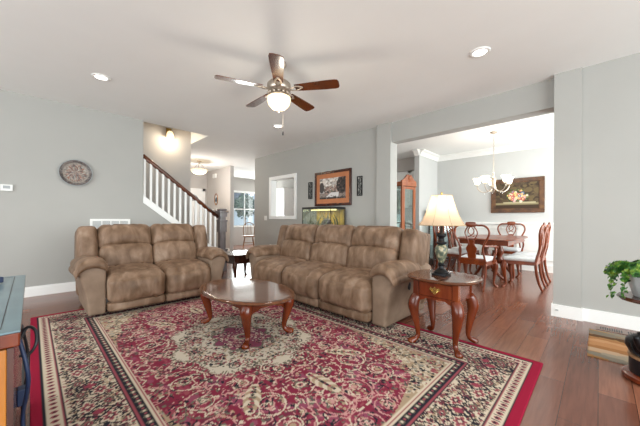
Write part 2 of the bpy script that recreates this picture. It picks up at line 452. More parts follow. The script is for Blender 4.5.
# ------------------------------------------------------------------ stairs and railing
st = thing('staircase', 'white and brown staircase rising behind the slanted knee wall', 'stairs', (0, 0, 0))
for k in range(12):
    xr = 2.62 - k*.235; zt = .185*(k+1)
    MB().box(xr-.27, xr, WY+.125, 6.495, zt-.03, zt).build('tread', M_NEWEL, st)
    MB().box(xr-.25, xr-.02, WY+.125, 6.495, max(0, zt-.215) if k else 0, zt-.03).build('riser', M_TRIM, st)
rail = thing('stair_railing', 'dark handrail with white balusters and square newel post at stair foot', 'railing', (0, 0, 0))
yc = WY + .06
rz = lambda x: 2.155 - .77*(x-1.344)
MB().tube([(1.338, yc, rz(1.338)), (1.5, yc, rz(1.5)), (2.2, yc, rz(2.2)), (2.70, yc, rz(2.70))], [(.034, .038)]*4, 10, ref=(0, 1, 0)).build('handrail', M_WALNUT, rail, True)
for k in range(14):
    x = 1.37 + k*.0975
    b = MB(); b.box(x-.017, x+.017, yc-.017, yc+.017, kn(x)+.010, rz(x)-.03)
    b.build('baluster', M_TRIM, rail)
sk = MB(); sk.prism([(1.337, kn(1.337)+.012), (2.69, kn(2.69)+.012), (2.69, kn(2.69)-.115), (1.337, kn(1.337)-.115)], .15, Matrix.Translation((0, yc-.001, 0)))
sk.build('stringer_cap', M_TRIM, rail)
nw = MB(); nx = 2.785
nw.box(nx-.085, nx+.085, yc-.085, yc+.085, 0, .42, .006); nw.box(nx-.058, nx+.058, yc-.058, yc+.058, .42, 1.13, .004); nw.box(nx-.075, nx+.075, yc-.075, yc+.075, .80, 1.02, .004); nw.box(nx-.095, nx+.095, yc-.095, yc+.095, .42, .45, .006)
nw.box(nx-.085, nx+.085, yc-.085, yc+.085, 1.02, 1.06, .004); nw.box(nx-.078, nx+.078, yc-.078, yc+.078, 1.12, 1.2, .004)
nw.box(nx-.1, nx+.1, yc-.1, yc+.1, 1.2, 1.24, .008); nw.box(nx-.075, nx+.075, yc-.075, yc+.075, 1.24, 1.285, .015)
nw.build('newel_post', M_NEWEL, rail)

# ------------------------------------------------------------------ pattern grids
def pattern_mesh(name, nx, ny, sx, sy, rgb, mt, parent=None, thick=0.0, M=None, loc=None):
    """flat sheet sx by sy with a woven / printed pattern; rgb (ny, nx, 3) linear, optional thickness"""
    xs = np.linspace(0, sx, nx); ys = np.linspace(0, sy, ny)
    X, Y = np.meshgrid(xs, ys)
    top = np.stack([X, Y, np.full_like(X, thick)], -1).reshape(-1, 3)
    verts = top; faces = []
    I = (np.arange(ny-1)[:, None]*nx + np.arange(nx-1)[None, :]).ravel()
    F = np.stack([I, I+1, I+nx+1, I+nx], 1)
    cols = rgb.reshape(-1, 3)
    if thick > 0:
        n0 = len(top)
        edge = list(range(nx)) + [r*nx+nx-1 for r in range(1, ny)] + [(ny-1)*nx+c for c in range(nx-2, -1, -1)] + [r*nx for r in range(ny-2, 0, -1)]
        bot = top[edge].copy(); bot[:, 2] = 0
        verts = np.vstack([top, bot]); cols = np.vstack([cols, cols[edge]])
        ne = len(edge)
        S = np.array([[edge[i], n0+i, n0+(i+1) % ne, edge[(i+1) % ne]] for i in range(ne)])
        F = np.vstack([F, S])
    if M is not None:
        verts = np.array([M @ Vector(v) for v in verts]) if len(verts) < 60000 else verts
    me = bpy.data.meshes.new(name)
    me.vertices.add(len(verts)); me.vertices.foreach_set('co', verts.astype(np.float32).ravel())
    me.loops.add(F.size); me.loops.foreach_set('vertex_index', F.astype(np.int32).ravel())
    me.polygons.add(len(F)); me.polygons.foreach_set('loop_start', np.arange(0, F.size, 4, dtype=np.int32))
    try: me.polygons.foreach_set('loop_total', np.full(len(F), 4, dtype=np.int32))
    except Exception: pass
    me.update(calc_edges=True); me.validate()
    ca = me.color_attributes.new('pattern', 'FLOAT_COLOR', 'POINT')
    ca.data.foreach_set('color', np.hstack([cols, np.ones((len(cols), 1))]).astype(np.float32).ravel())
    me.materials.append(mt)
    o = bpy.data.objects.new(name, me); COL.objects.link(o)
    if parent: o.parent = parent
    if loc: o.location = loc
    return o

class Canvas:
    def __init__(s, X, Y, base):
        s.X, s.Y = X, Y; s.c = np.zeros(X.shape + (3,)); s.c[:] = lin(base) if isinstance(base, str) else base
    def put(s, mask, col): s.c[mask] = lin(col)
    def disc(s, x, y, r, col, sy=1.0, ang=0.0, clip=None):
        dx = s.X-x; dy = s.Y-y; ca, sa = math.cos(ang), math.sin(ang)
        m = ((dx*ca+dy*sa)/r)**2 + ((-dx*sa+dy*ca)/(r*sy))**2 < 1
        if clip is not None: m &= clip
        s.c[m] = lin(col)
    def line(s, pts, wd, col, clip=None):
        for (x0, y0), (x1, y1) in zip(pts[:-1], pts[1:]):
            bx = (s.X > min(x0, x1)-wd) & (s.X < max(x0, x1)+wd) & (s.Y > min(y0, y1)-wd) & (s.Y < max(y0, y1)+wd)
            if clip is not None: bx &= clip
            if not bx.any(): continue
            px = s.X[bx]; py = s.Y[bx]; dx, dy = x1-x0, y1-y0; l2 = dx*dx+dy*dy+1e-12
            t = np.clip(((px-x0)*dx+(py-y0)*dy)/l2, 0, 1)
            d = np.hypot(px-x0-t*dx, py-y0-t*dy) < wd/2
            ii = np.where(bx); s.c[ii[0][d], ii[1][d]] = lin(col)

# ------------------------------------------------------------------ the oriental rug
def make_rug():
    Wd, Ln = 2.70, 4.035
    rnd = random.Random(7)
    # one quarter is drawn on a fine grid and mirrored
    qx, qy = 190, 284
    xs = np.linspace(0, Wd/2, qx); ys = np.linspace(0, Ln/2, qy)     # measured from the rug centre
    X, Y = np.meshgrid(xs, ys)
    RED, RED2, CREAM, TAN, NAVY, ROSE, OLIVE, PINK = '#7a273c', '#8a374b', '#c2b4a0', '#9f8a72', '#24232c', '#8c464f', '#676255', '#b98a85'
    cv = Canvas(X, Y, RED)
    d = np.minimum(Wd/2 - X, Ln/2 - Y)
    fx, fy = Wd/2-.50, Ln/2-.50
    field = d > .50
    # mottled ground
    for k in range(260):
        cv.disc(rnd.uniform(0, fx), rnd.uniform(0, fy), rnd.uniform(.02, .05), rnd.choice([RED2, '#6d2a3d', '#874358']), rnd.uniform(.4, 1), rnd.uniform(0, PI))
    # scrolling vines with rosettes
    def spiral(cx, cy, r0, turns, a0, sgn, col=PINK, wd=.009):
        pts = []
        for i in range(int(26*turns)):
            t = i/(26*turns); rr = r0*(1-.85*t); a = a0 + sgn*turns*2*PI*t
            pts.append((cx+rr*math.cos(a), cy+rr*math.sin(a)))
        cv.line(pts, wd, col)
    def rosette(x, y, r, cols):
        for p in range(7):
            a = p*2*PI/7
            cv.disc(x+.62*r*math.cos(a), y+.62*r*math.sin(a), r*.42, cols[0])
        cv.disc(x, y, r*.72, cols[1]); cv.disc(x, y, r*.45, cols[2]); cv.disc(x, y, r*.2, cols[3])
    cells = []
    for i in range(4):
        for j in range(7):
            cells.append((.12+i*.26+rnd.uniform(-.03, .03), .12+j*.27+rnd.uniform(-.03, .03)))
    for (cx, cy) in cells:
        sg = rnd.choice([-1, 1])
        spiral(cx, cy, rnd.uniform(.11, .16), 1.5, rnd.uniform(0, 6), sg, rnd.choice([CREAM, PINK, PINK]))
        rosette(cx, cy, rnd.uniform(.028, .045), rnd.choice([(OLIVE, CREAM, ROSE, NAVY), (CREAM, ROSE, TAN, NAVY), (PINK, OLIVE, CREAM, RED)]))
    for k in range(1800):
        x, y = rnd.uniform(0, fx), rnd.uniform(0, fy)
        cv.disc(x, y, rnd.uniform(.006, .017), rnd.choice([CREAM, PINK, OLIVE, TAN, NAVY, ROSE, OLIVE, PINK, '#4d2430', '#4d4a48']), rnd.uniform(.4, .8), rnd.uniform(0, PI))
    for k in range(200):
        x, y = rnd.uniform(0, fx), rnd.uniform(0, fy); a = rnd.uniform(0, 6)
        cv.line([(x, y), (x+.04*math.cos(a), y+.04*math.sin(a)), (x+.07*math.cos(a+.6), y+.07*math.sin(a+.6))], .009, rnd.choice([CREAM, PINK, NAVY]))
    for (cx, cy) in cells[::2]:
        spiral(cx+rnd.uniform(-.05, .05), cy+rnd.uniform(-.05, .05), rnd.uniform(.13, .17), 1.2, rnd.uniform(0, 6), rnd.choice([-1, 1]), rnd.choice([CREAM, PINK, OLIVE]), .007)
    # cream cartouches out in the field
    for (x, y, a) in ((.42, .84, .9), (.0, 1.02, PI/2)):
        for k in range(9):
            q = -.12+k*.03; cv.disc(x+q*math.cos(a), y+q*math.sin(a), .045*(1-(q/.16)**2)+.008, TAN if k % 2 else CREAM)
        for k in range(34):
            q = rnd.uniform(-.12, .12); cv.disc(x+q*math.cos(a), y+q*math.sin(a)+rnd.uniform(-.02, .02), .012, rnd.choice([OLIVE, ROSE, NAVY]), .6, a+1)
    # medallion
    th = np.arctan2(Y, X); rr = np.hypot(X, Y/1.12)
    rag = .012*np.sin(X*97+3*np.sin(Y*61))*np.sin(Y*83+2*np.sin(X*71))*2
    med = rr+rag < .56*(1+.07*np.cos(8*th)); med2 = rr+rag*1.4 < .545*(1+.07*np.cos(8*th))
    cv.put(med, OLIVE); cv.put(med2, '#bdb2a2')
    def in_med(x, y): return math.hypot(x, y/1.12) < .50
    for k in range(44):
        x, y = rnd.uniform(0, .5), rnd.uniform(0, .55)
        if in_med(x, y):
            pts = [(x+.055*(1-i/16)*math.cos(i*.6+k), y+.055*(1-i/16)*math.sin(i*.6+k)) for i in range(16)]
            cv.line(pts, .009, rnd.choice([NAVY, OLIVE, CREAM, ROSE]), med2)
    for k in range(700):
        x, y = rnd.uniform(0, .56), rnd.uniform(0, .62)
        if in_med(x, y): cv.disc(x, y, rnd.uniform(.006, .016), rnd.choice([OLIVE, NAVY, ROSE, TAN, OLIVE, '#4c4a48']), rnd.uniform(.4, .9), rnd.uniform(0, PI), med2)
    core = rr < .24*(1+.12*np.cos(8*th)); cv.put(core, OLIVE)
    core2 = rr < .225*(1+.12*np.cos(8*th)); cv.put(core2, '#7d4055')
    for k in range(130):
        x, y = rnd.uniform(0, .2), rnd.uniform(0, .22)
        cv.disc(x, y, rnd.uniform(.006, .014), rnd.choice([CREAM, NAVY, ROSE, PINK]), .6, rnd.uniform(0, PI), core2)
    rosette(0, 0, .07, (CREAM, OLIVE, ROSE, NAVY))
    # corner spandrels
    cxn = (fx-X)/.62; cyn = (fy-Y)/.95
    sp = field & (cxn > 0) & (cyn > 0) & (np.sqrt(np.maximum(cxn, 0)) + np.sqrt(np.maximum(cyn, 0)) < 1.18+.05*np.cos(14*np.arctan2(cyn, cxn)))
    cv.put(sp, TAN)
    for k in range(60):
        x, y = fx-rnd.uniform(0, .5), fy-rnd.uniform(0, .8)
        pts = [(x+.07*(1-i/16)*math.cos(i*.6+k), y+.07*(1-i/16)*math.sin(i*.6+k)) for i in range(16)]
        cv.line(pts, .010, rnd.choice([CREAM, CREAM, NAVY, ROSE]), sp)
    for k in range(900):
        cv.disc(fx-rnd.uniform(0, .6), fy-rnd.uniform(0, .95), rnd.uniform(.007, .018), rnd.choice([CREAM, OLIVE, NAVY, CREAM, ROSE, '#8f8a80', TAN]), rnd.uniform(.4, .9), rnd.uniform(0, PI), sp)
    # borders: s runs along the edge, d is the distance from it
    along = np.where((Wd/2 - X) < (Ln/2 - Y), Y, X)
    def band(a, b, col):
        m = (d >= a) & (d < b); cv.put(m, col); return m
    band(0, .05, '#8e1633')
    b1 = band(.05, .062, NAVY)
    b2 = band(.062, .125, CREAM)
    s = along
    cv.put(b2 & (np.hypot(((s/.05) % 1 - .5)*.05, d-.094) < .016), ROSE)
    cv.put(b2 & (np.abs(((s/.05) % 1) - .02) < .10) & (np.abs(d-.094) < .022), NAVY)
    cv.put(b2 & (np.hypot(((s/.05) % 1 - .5)*.05, d-.094) < .007), NAVY)
    band(.125, .132, ROSE); band(.132, .142, NAVY)
    b3 = band(.142, .395, CREAM)
    tt = (d-.2685)
    for k in range(2600):
        q = rnd.uniform(.15, .39); l = rnd.uniform(0, Ln/2)
        c = rnd.choice([NAVY, NAVY, ROSE, OLIVE, TAN, '#5a3038', '#3a2a30'])
        an = rnd.uniform(0, PI); r0 = rnd.uniform(.006, .015)
        cv.disc(Wd/2-q, l, r0, c, .5, an, b3)
        if l < Wd/2: cv.disc(l, Ln/2-q, r0, c, .5, an, b3)
    ph = (s/.34)
    wv = .075*np.sin(2*PI*ph)
    cv.put(b3 & (np.abs(tt-wv) < .009), NAVY)
    cv.put(b3 & (np.abs(tt+wv) < .007) , '#6a3a44')
    ds = ((ph % 1)-.25)*.34; ds2 = ((ph % 1)-.75)*.34; ds0 = (((ph+.5) % 1)-.5)*.34
    for (dd, oy) in ((ds, .04), (ds2, -.04), (ds, -.055), (ds2, .055)):
        ang = np.arctan2(tt-oy, dd); r_ = np.hypot(dd*.75, tt-oy)
        big = .050*(1+.25*np.cos(6*ang))
        if abs(oy) > .05: big = big*.6
        cv.put(b3 & (r_ < big), NAVY); cv.put(b3 & (r_ < big*.84), CREAM if abs(oy) < .05 else OLIVE)
        cv.put(b3 & (r_ < big*.58), ROSE); cv.put(b3 & (r_ < big*.30), NAVY); cv.put(b3 & (r_ < big*.16), CREAM)
    cv.put(b3 & (np.abs(np.abs(ds0)*1.2+np.abs(tt)-.07) < .009), NAVY)
    cv.put(b3 & (np.abs(ds0)*1.2+np.abs(tt) < .035), '#8a3a4a')
    band(.395, .402, NAVY); band(.402, .420, ROSE)
    b4 = band(.420, .470, NAVY)
    cv.put(b4 & (np.hypot(((s/.06) % 1 - .5)*.06, d-.445) < .017), OLIVE)
    cv.put(b4 & (np.hypot(((s/.06) % 1 - .5)*.06, d-.445) < .009), CREAM)
    cv.put(b4 & (np.hypot(((s/.06+.5) % 1 - .5)*.06, d-.445) < .009), ROSE)
    band(.470, .480, CREAM); band(.480, .490, ROSE); band(.490, .500, CREAM)
    q = cv.c
    # mirror the quarter in both directions
    half = np.concatenate([q[:, :0:-1], q], 1)
    full = np.concatenate([half[:0:-1], half], 0)
    o = pattern_mesh('oriental_rug', full.shape[1], full.shape[0], Wd, Ln, full, M_RUG, None, .010, None, (0.0, .295, .0005))
    tag(o, 'large red and cream oriental rug with floral border and cream medallion', 'rug')
make_rug()

# ------------------------------------------------------------------ recliner sofas
def make_sofa(name, label, n, HW, loc, rz, seed, handle=False):
    t = thing(name, label, 'sofa', loc, rz)
    aw = .16; iw = (HW-aw)*2/n
    # outer back shell
    def lean(q, uu):
        q.y += .17*(q.z+.42)
        return q
    Mx = Matrix.Translation((0, .80, .50))
    MB().puff((HW+.03, .085, .42), .07, (0, .02, 0), Mx, 18, .004, 4, seed, None, lean).build('back_shell', M_SUEDE, t, True)
    for k in range(n):
        cx = -(HW-aw) + iw*(k+.5); hw = iw/2-.002
        s = seed + k*3.1
        Mx = Matrix.Translation((cx, .01, .094)) 
        MB().puff((hw, .075, .052), .03, (0, .012, 0), Mx, 12, .003, 5, s).build('base_panel', M_SUEDE, t, True)
        def slope(q, uu):
            if uu[1] < 0: q.z -= .035*uu[1]*uu[1]*max(0, uu[2])
            q.z += .015*(uu[1])
            return q
        Mx = Matrix.Translation((cx, .235, .302))
        MB().puff((hw, .325, .172), .085, (.008, .035, .02), Mx, 24, .007, 7, s+1, (-.5, .5), slope).build('seat_cushion', M_SUEDE, t, True)
        def arch(q, uu):
            if uu[2] > 0: q.z += .035*(1-uu[0]**2)*uu[2]
            return q
        Mx = Matrix.Translation((cx, .565, .565)) @ Matrix.Rotation(R(-12), 4, 'X')
        MB().puff((hw, .125, .145), .055, (.004, .035, .0), Mx, 18, .007, 8, s+2, None, arch).build('lumbar_cushion', M_SUEDE, t, True)
        def arch2(q, uu):
            if uu[2] < 0: q.z += .030*(1-uu[0]**2)*-uu[2]
            else: q.y += .02*uu[2]; q.z += .012*(1-uu[0]**4)*uu[2]
            return q
        Mx = Matrix.Translation((cx, .665, .812)) @ Matrix.Rotation(R(-14), 4, 'X')
        MB().puff((hw+.004, .135, .160), .070, (.004, .055, 0), Mx, 24, .008, 8, s+3, (-.5, .46), arch2).build('head_cushion', M_SUEDE, t, True)
    for sg in (-1, 1):
        # wing beside the back cushions
        Mx = Matrix.Translation((sg*(HW-.055), .68, .655)) @ Matrix.Rotation(R(-13), 4, 'X')
        MB().puff((.098, .165, .295), .055, (.01, .02, 0), Mx, 12, .004, 5, seed+sg).build('wing', M_SUEDE, t, True)
        def flare(q, uu):
            k_ = max(0, (q.z+.20)/.45)
            q.x += sg*.085*k_**1.2*(1 if sg*uu[0] > 0 else .0)
            if uu[2] > 0: q.z -= .055*(uu[0]**2)*uu[2]
            return q
        Mx = Matrix.Translation((sg*(HW-.08), .45, .295))
        arm = MB().puff((.080, .44, .275), .025, (.008, .006, 0), Mx, 16, .003, 4, seed+sg*2, None, flare).build('arm', M_SUEDE_P, t, True)
        def droop(q, uu):
            ax = uu[0]*sg
            q.z -= .105*max(0, ax)**2 + .055*max(0, -ax)**2
            if uu[1] < -.2: q.z -= .03*((-uu[1]-.2)/.8)**3
            q.z -= .015*uu[1]
            return q
        Mx = Matrix.Translation((sg*(HW-.030), .295, .588))
        MB().puff((.145, .330, .050), .048, (.004, .008, .012), Mx, 20, .004, 6, seed+sg*4, None, droop).build('arm_pad', M_SUEDE, t, True)
    if handle:
        hb = MB().lathe([(0, -.012), (.026, -.010), (.030, .006), (.016, .013), (0, .014)], (0, 0, 0), 14, .8, 1.5,
                        Matrix.Translation((HW+.064, .37, .385)) @ Matrix.Rotation(PI/2, 4, 'Y') @ Matrix.Rotation(PI/2, 4, 'Z'))
        hb.build('recliner_handle', M_BLACKP, t, True)
    return t
make_sofa('loveseat', 'two-seat brown suede reclining loveseat in front of the left wall', 2, .74, (1.165, 3.835, .0115), 0, 3.0)
make_sofa('sofa', 'three-seat brown suede reclining sofa behind the drawered end table', 3, 1.185, (2.375, 2.645, .0115), R(-90), 11.0, True)

# ------------------------------------------------------------------ cabriole furniture
def cabriole(mb, x, y, h, dx, dy, s=1.0, z0=0.0):
    """leg from (x, y, h) to the floor; dx, dy outward diagonal"""
    P = lambda o, z: (x+dx*o*s, y+dy*o*s, z0+z)
    mb.tube([P(-.004, h), P(.010, h*.93), P(.022, h*.80), P(.014, h*.60), P(-.002, h*.36), P(-.010, h*.17), P(.004, h*.08), P(.026, h*.035), P(.036, h*.012), P(.034, 0.0)],
            [.030*s, .036*s, .038*s, .029*s, .021*s, .015*s, .016*s, .023*s, .026*s, .020*s], 12, smooth=3)
    for v in mb.bm.verts:
        if v.co.z < 0: v.co.z = 0
    return mb
def oval_top(mb, ax, ay, z0, z1, p=2.0, seg=56):
    prof = [(.955, z0), (.99, z0+.25*(z1-z0)), (1.0, z0+.55*(z1-z0)), (.985, z0+.85*(z1-z0)), (.955, z1), (.90, z1+.0005)]
    rings = []
    for (k, z) in prof:
        ring = []
        for i in range(seg):
            a = 2*PI*i/seg; c, s_ = math.cos(a), math.sin(a)
            ring.append(mb.bm.verts.new((k*ax*math.copysign(abs(c)**(2/p), c), k*ay*math.copysign(abs(s_)**(2/p), s_), z)))
        rings.append(ring)
    for a, b in zip(rings[:-1], rings[1:]):
        for i in range(seg): mb.bm.faces.new((a[i], a[(i+1) % seg], b[(i+1) % seg], b[i]))
    mb.bm.faces.new(rings[-1]); mb.bm.faces.new(list(reversed(rings[0])))
    return mb

ct = thing('coffee_table', 'oval polished cherry coffee table on curved legs on the rug', 'coffee table', (1.490, 2.490, .0115))
oval_top(MB(), .385, .60, .352, .382, 2.0).build('tabletop', M_CHERRY_TOP, ct, 2)
ap = MB(); lx, ly = .205, .37
ap.box(-lx, lx, -ly-.012, -ly+.012, .285, .353, .003); ap.box(-lx, lx, ly-.012, ly+.012, .285, .353, .003)
ap.box(-lx-.012, -lx+.012, -ly, ly, .285, .353, .003); ap.box(lx-.012, lx+.012, -ly, ly, .285, .353, .003)
for sx in (-1, 1):          # scalloped brackets
    for sy in (-1, 1):
        ap.prism([(0, .285), (.13, .285), (.10, .268), (.06, .262), (.03, .235), (0, .225)], .02, Matrix.Translation((sx*lx, sy*ly, 0)) @ Matrix.Rotation(0 if sx < 0 else PI, 4, 'Z'))
        ap.prism([(0, .285), (.13, .285), (.10, .268), (.06, .262), (.03, .235), (0, .225)], .02, Matrix.Translation((sx*lx, sy*ly, 0)) @ Matrix.Rotation(PI/2 if sy < 0 else -PI/2, 4, 'Z'))
ap.build('apron', M_CHERRY, ct)
for sx in (-1, 1):
    for sy in (-1, 1):
        cabriole(MB(), sx*lx, sy*ly, .352, sx*.75, sy*.66, 1.4).build('leg', M_CHERRY, ct, True)

et = thing('end_table', 'rounded cherry end table with drawer under the lit lamp', 'end table', (2.545, .975, .0115))
oval_top(MB(), .275, .29, .555, .582, 2.7).build('tabletop', M_CHERRY_TOP, et, 2)
ap = MB(); lx = .165
ap.box(-lx, lx, -lx-.012, -lx+.012, .40, .556, .003); ap.box(-lx, lx, lx-.012, lx+.012, .40, .556, .003)
ap.box(lx-.012, lx+.012, -lx, lx, .40, .556, .003); ap.box(-lx-.010, -lx+.012, -lx, lx, .40, .42); ap.box(-lx-.010, -lx+.012, -lx, lx, .54, .556)
for sx in (-1, 1):
    for sy in (-1, 1):
        ap.box(sx*lx-.024, sx*lx+.024, sy*lx-.024, sy*lx+.024, .375, .556, .004)
        ap.prism([(0, .40), (.085, .40), (.06, .385), (.035, .375), (0, .35)], .02, Matrix.Translation((sx*lx, sy*lx, 0)) @ Matrix.Rotation(0 if sx < 0 else PI, 4, 'Z'))
        ap.prism([(0, .40), (.085, .40), (.06, .385), (.035, .375), (0, .35)], .02, Matrix.Translation((sx*lx, sy*lx, 0)) @ Matrix.Rotation(PI/2 if sy < 0 else -PI/2, 4, 'Z'))
ap.build('apron', M_CHERRY, et)
dw_ = MB().box(-lx-.018, -lx+.01, -lx+.028, lx-.028, .424, .537, .004).build('drawer', M_CHERRY, et)
pu = MB()
pu.prism([(-.045, .485), (-.035, .505), (-.015, .497), (0, .512), (.015, .497), (.035, .505), (.045, .485), (.02, .47), (.01, .452), (0, .446), (-.01, .452), (-.02, .47)], .004,
         Matrix.Translation((-lx-.020, 0, 0)) @ Matrix.Rotation(PI/2, 4, 'Z'))
pu.tube([(-lx-.022, -.028, .486), (-lx-.036, -.022, .470), (-lx-.038, 0, .464), (-lx-.036, .022, .470), (-lx-.022, .028, .486)], .003, 6)
pu.build('pull', M_BRASS, dw_)
for sx in (-1, 1):
    for sy in (-1, 1):
        cabriole(MB(), sx*lx, sy*lx, .41, sx*.72, sy*.72, 1.3).build('leg', M_CHERRY, et, True)

kt = thing('corner_table', 'dark corner table between the loveseat and the sofa', 'side table', (2.66, 4.625, .0))
oval_top(MB(), .34, .34, .445, .47, 4).build('tabletop', M_DARKWOOD, kt, 2)
MB().box(-.27, .27, -.27, .27, .31, .446, .004).build('apron', M_DARKWOOD, kt)
for sx in (-1, 1):
    for sy in (-1, 1):
        cabriole(MB(), sx*.235, sy*.235, .35, sx*.7, sy*.7, 1.1).build('leg', M_DARKWOOD, kt, True)

# ------------------------------------------------------------------ table lamp
TLX, TLY = 2.535, .99
tl = thing('table_lamp', 'lit table lamp with pleated cream bell shade and urn base on end table', 'lamp', (TLX, TLY, .594))
MB().box(-.062, .062, -.062, .062, 0, .018, .003).lathe([(.06, .018), (.062, .03), (.045, .045), (.022, .062), (.02, .085), (.034, .095), (.02, .108)], seg=16).build('base', M_BLACK, tl, 2)
M_URN = mix_mat('painted_urn', [(.3, '#2c3436'), (.5, '#57604f'), (.62, '#b7ab8d'), (.75, '#5d3b30')], 26.0, .35, 4)
MB().lathe([(.016, .106), (.022, .115), (.040, .16), (.052, .205), (.054, .235), (.044, .26), (.030, .268), (.020, .275)], seg=18).build('urn', M_URN, tl, True)
MB().lathe([(.030, .270), (.044, .282), (.044, .292), (.026, .298), (.022, .33), (.040, .345), (.042, .365), (.014, .375), (.012, .44), (.0, .442)], seg=16).build('neck', M_BLACK, tl, True)
MB().tube([(0, 0, .44), (0, 0, .70)], .004, 6).tube([(0, 0, .45), (.05, 0, .53), (.045, 0, .64), (0, 0, .695)], .002, 6, smooth=3).tube([(0, 0, .45), (-.05, 0, .53), (-.045, 0, .64), (0, 0, .695)], .002, 6, smooth=3).build('harp', M_BRASS, tl)
m_sh, nt, b = newmat('lamp_shade_fabric')
b.inputs['Base Color'].default_value = lin('#e9d3b8') + (1,)
tr = nt.nodes.new('ShaderNodeBsdfTranslucent'); tr.inputs[0].default_value = lin('#ffead2') + (1,)
mx = nt.nodes.new('ShaderNodeMixShader'); mx.inputs[0].default_value = .55
nt.links.new(b.outputs[0], mx.inputs[1]); nt.links.new(tr.outputs[0], mx.inputs[2]); nt.links.new(mx.outputs[0], nt.nodes['Material Output'].inputs[0])
sh = MB()
sp_ = [(.193, .440), (.165, .480), (.140, .530), (.118, .590), (.100, .650), (.086, .700)]
rings = []
for (r_, z) in sp_:
    rings.append([sh.bm.verts.new((r_*(1+.012*math.cos(8*a))*math.cos(a), r_*(1+.012*math.cos(8*a))*math.sin(a), z)) for a in [2*PI*k/48 for k in range(48)]])
for a_, b_ in zip(rings[:-1], rings[1:]):
    for k in range(48): sh.bm.faces.new((a_[k], a_[(k+1) % 48], b_[(k+1) % 48], b_[k]))
sho = sh.build('lamp_shade', m_sh, tl, True)
tr_ = MB()
for (r_, z) in ((.193, .440), (.086, .700)):
    tr_.tube([(r_*math.cos(2*PI*k/40), r_*math.sin(2*PI*k/40), z) for k in range(41)], .003, 6)
for k in range(8):
    a = 2*PI*(k)/8
    tr_.tube([(r_*1.012*math.cos(a), r_*1.012*math.sin(a), z) for (r_, z) in sp_], .0016, 5)
tr_.build('shade_trim', mat('cream_trim', '#b99c74', .7), sho)
MB().lathe([(0, .70), (.010, .702), (.006, .712), (.011, .722), (0, .735)], seg=10).build('finial', M_BRASS, tl, True)
MB().lathe([(0, .50), (.02, .51), (.03, .545), (.02, .575), (0, .58)], seg=12).build('bulb', emit('bulb_glow', '#ffdca0', 3), tl, True)
def point(name, loc, power, col, rad=.05):
    d = bpy.data.lights.new(name, 'POINT'); d.energy = power; d.color = col; d.shadow_soft_size = rad
    o = bpy.data.objects.new(name, d); COL.objects.link(o); o.location = loc; return o
WARM = (1.0, .80, .55)
point('table_lamp_light', (TLX, TLY, 1.20), 1.6, (1, .87, .70), .03)

# ------------------------------------------------------------------ ceiling fan
fx_, fy_ = 1.843, 2.433
fan = thing('ceiling_fan', 'five-blade ceiling fan with walnut blades and lit bowl light', 'ceiling fan', (fx_, fy_, CZ))
MB().lathe([(.075, -.0005), (.078, -.03), (.05, -.055), (.02, -.065)], seg=24).build('canopy', M_NICKEL, fan, True)
MB().tube([(0, 0, -.06), (0, 0, -.21)], .014, 10).build('downrod', M_NICKEL, fan, True)
MB().lathe([(.03, -0.190), (.10, -0.205), (.125, -0.230), (.128, -0.280), (.115, -0.305), (.09, -0.320), (.075, -0.340)], seg=28).build('motor_housing', M_NICKEL, fan, True)
hub = MB().lathe([(.07, -0.335), (.105, -0.345), (.115, -0.360), (.118, -0.370), (.10, -0.376)], seg=28)
for k in range(14):
    a = 2*PI*k/14
    hub.lathe([(0, -.016), (.016, -.008), (.016, .008), (0, .016)], (.112*math.cos(a), .112*math.sin(a), -.338), 8)
hub.build('light_fitter', M_NICKEL, fan, True)
MB().lathe([(.122, -0.370), (.126, -0.395), (.112, -0.445), (.078, -0.482), (.03, -0.500), (0, -0.502)], seg=28).build('light_bowl', M_GLOW_WARM, fan, True)
MB().lathe([(0, -0.498), (.022, -0.502), (.018, -0.516), (.008, -0.522), (0, -0.532)], seg=12).build('bowl_finial', M_NICKEL, fan, True)
pc = MB().tube([(.04, -.02, -.46), (.04, -.02, -.72)], .0008, 5).build('pull_chain', M_NICKEL, fan)
MB().lathe([(0, -.77), (.008, -.76), (.008, -.73), (0, -.72)], (.04, -.02, 0), 8).build('chain_pull', M_BLACKP, pc, True)
toward = math.atan2(-math.sin(R(44.5)), -math.cos(R(44.5)))
for k in range(5):
    a = toward + R(6) + k*2*PI/5
    Mr = Matrix.Rotation(a, 4, 'Z') @ Matrix.Translation((0, 0, -.28)) @ Matrix.Rotation(R(-11), 4, 'X')
    out = [(.18, -.048), (.30, -.056), (.50, -.066), (.60, -.068), (.632, -.060), (.645, -.03), (.645, .03), (.632, .060), (.60, .068), (.50, .066), (.30, .056), (.18, .048)]
    bl = MB().prism([(x, y) for x, y in out], .008, Mr @ Matrix.Rotation(PI/2, 4, 'X')).build('blade', M_WALNUT, fan)
    br = MB().tube([Mr @ Vector(p) for p in ((.10, 0, -.012), (.15, .02, -.016), (.20, .03, -.008), (.26, .0, -.006))], [(.012, .006)]*4, 8, smooth=3)
    br.tube([Mr @ Vector(p) for p in ((.10, 0, -.012), (.15, -.02, -.016), (.20, -.03, -.008), (.26, .0, -.006))], [(.012, .006)]*4, 8, smooth=3)
    br.build('blade_bracket', M_NICKEL, bl, True)
point('fan_light', (fx_, fy_, CZ-.60), 8, (1, .90, .76), .12)

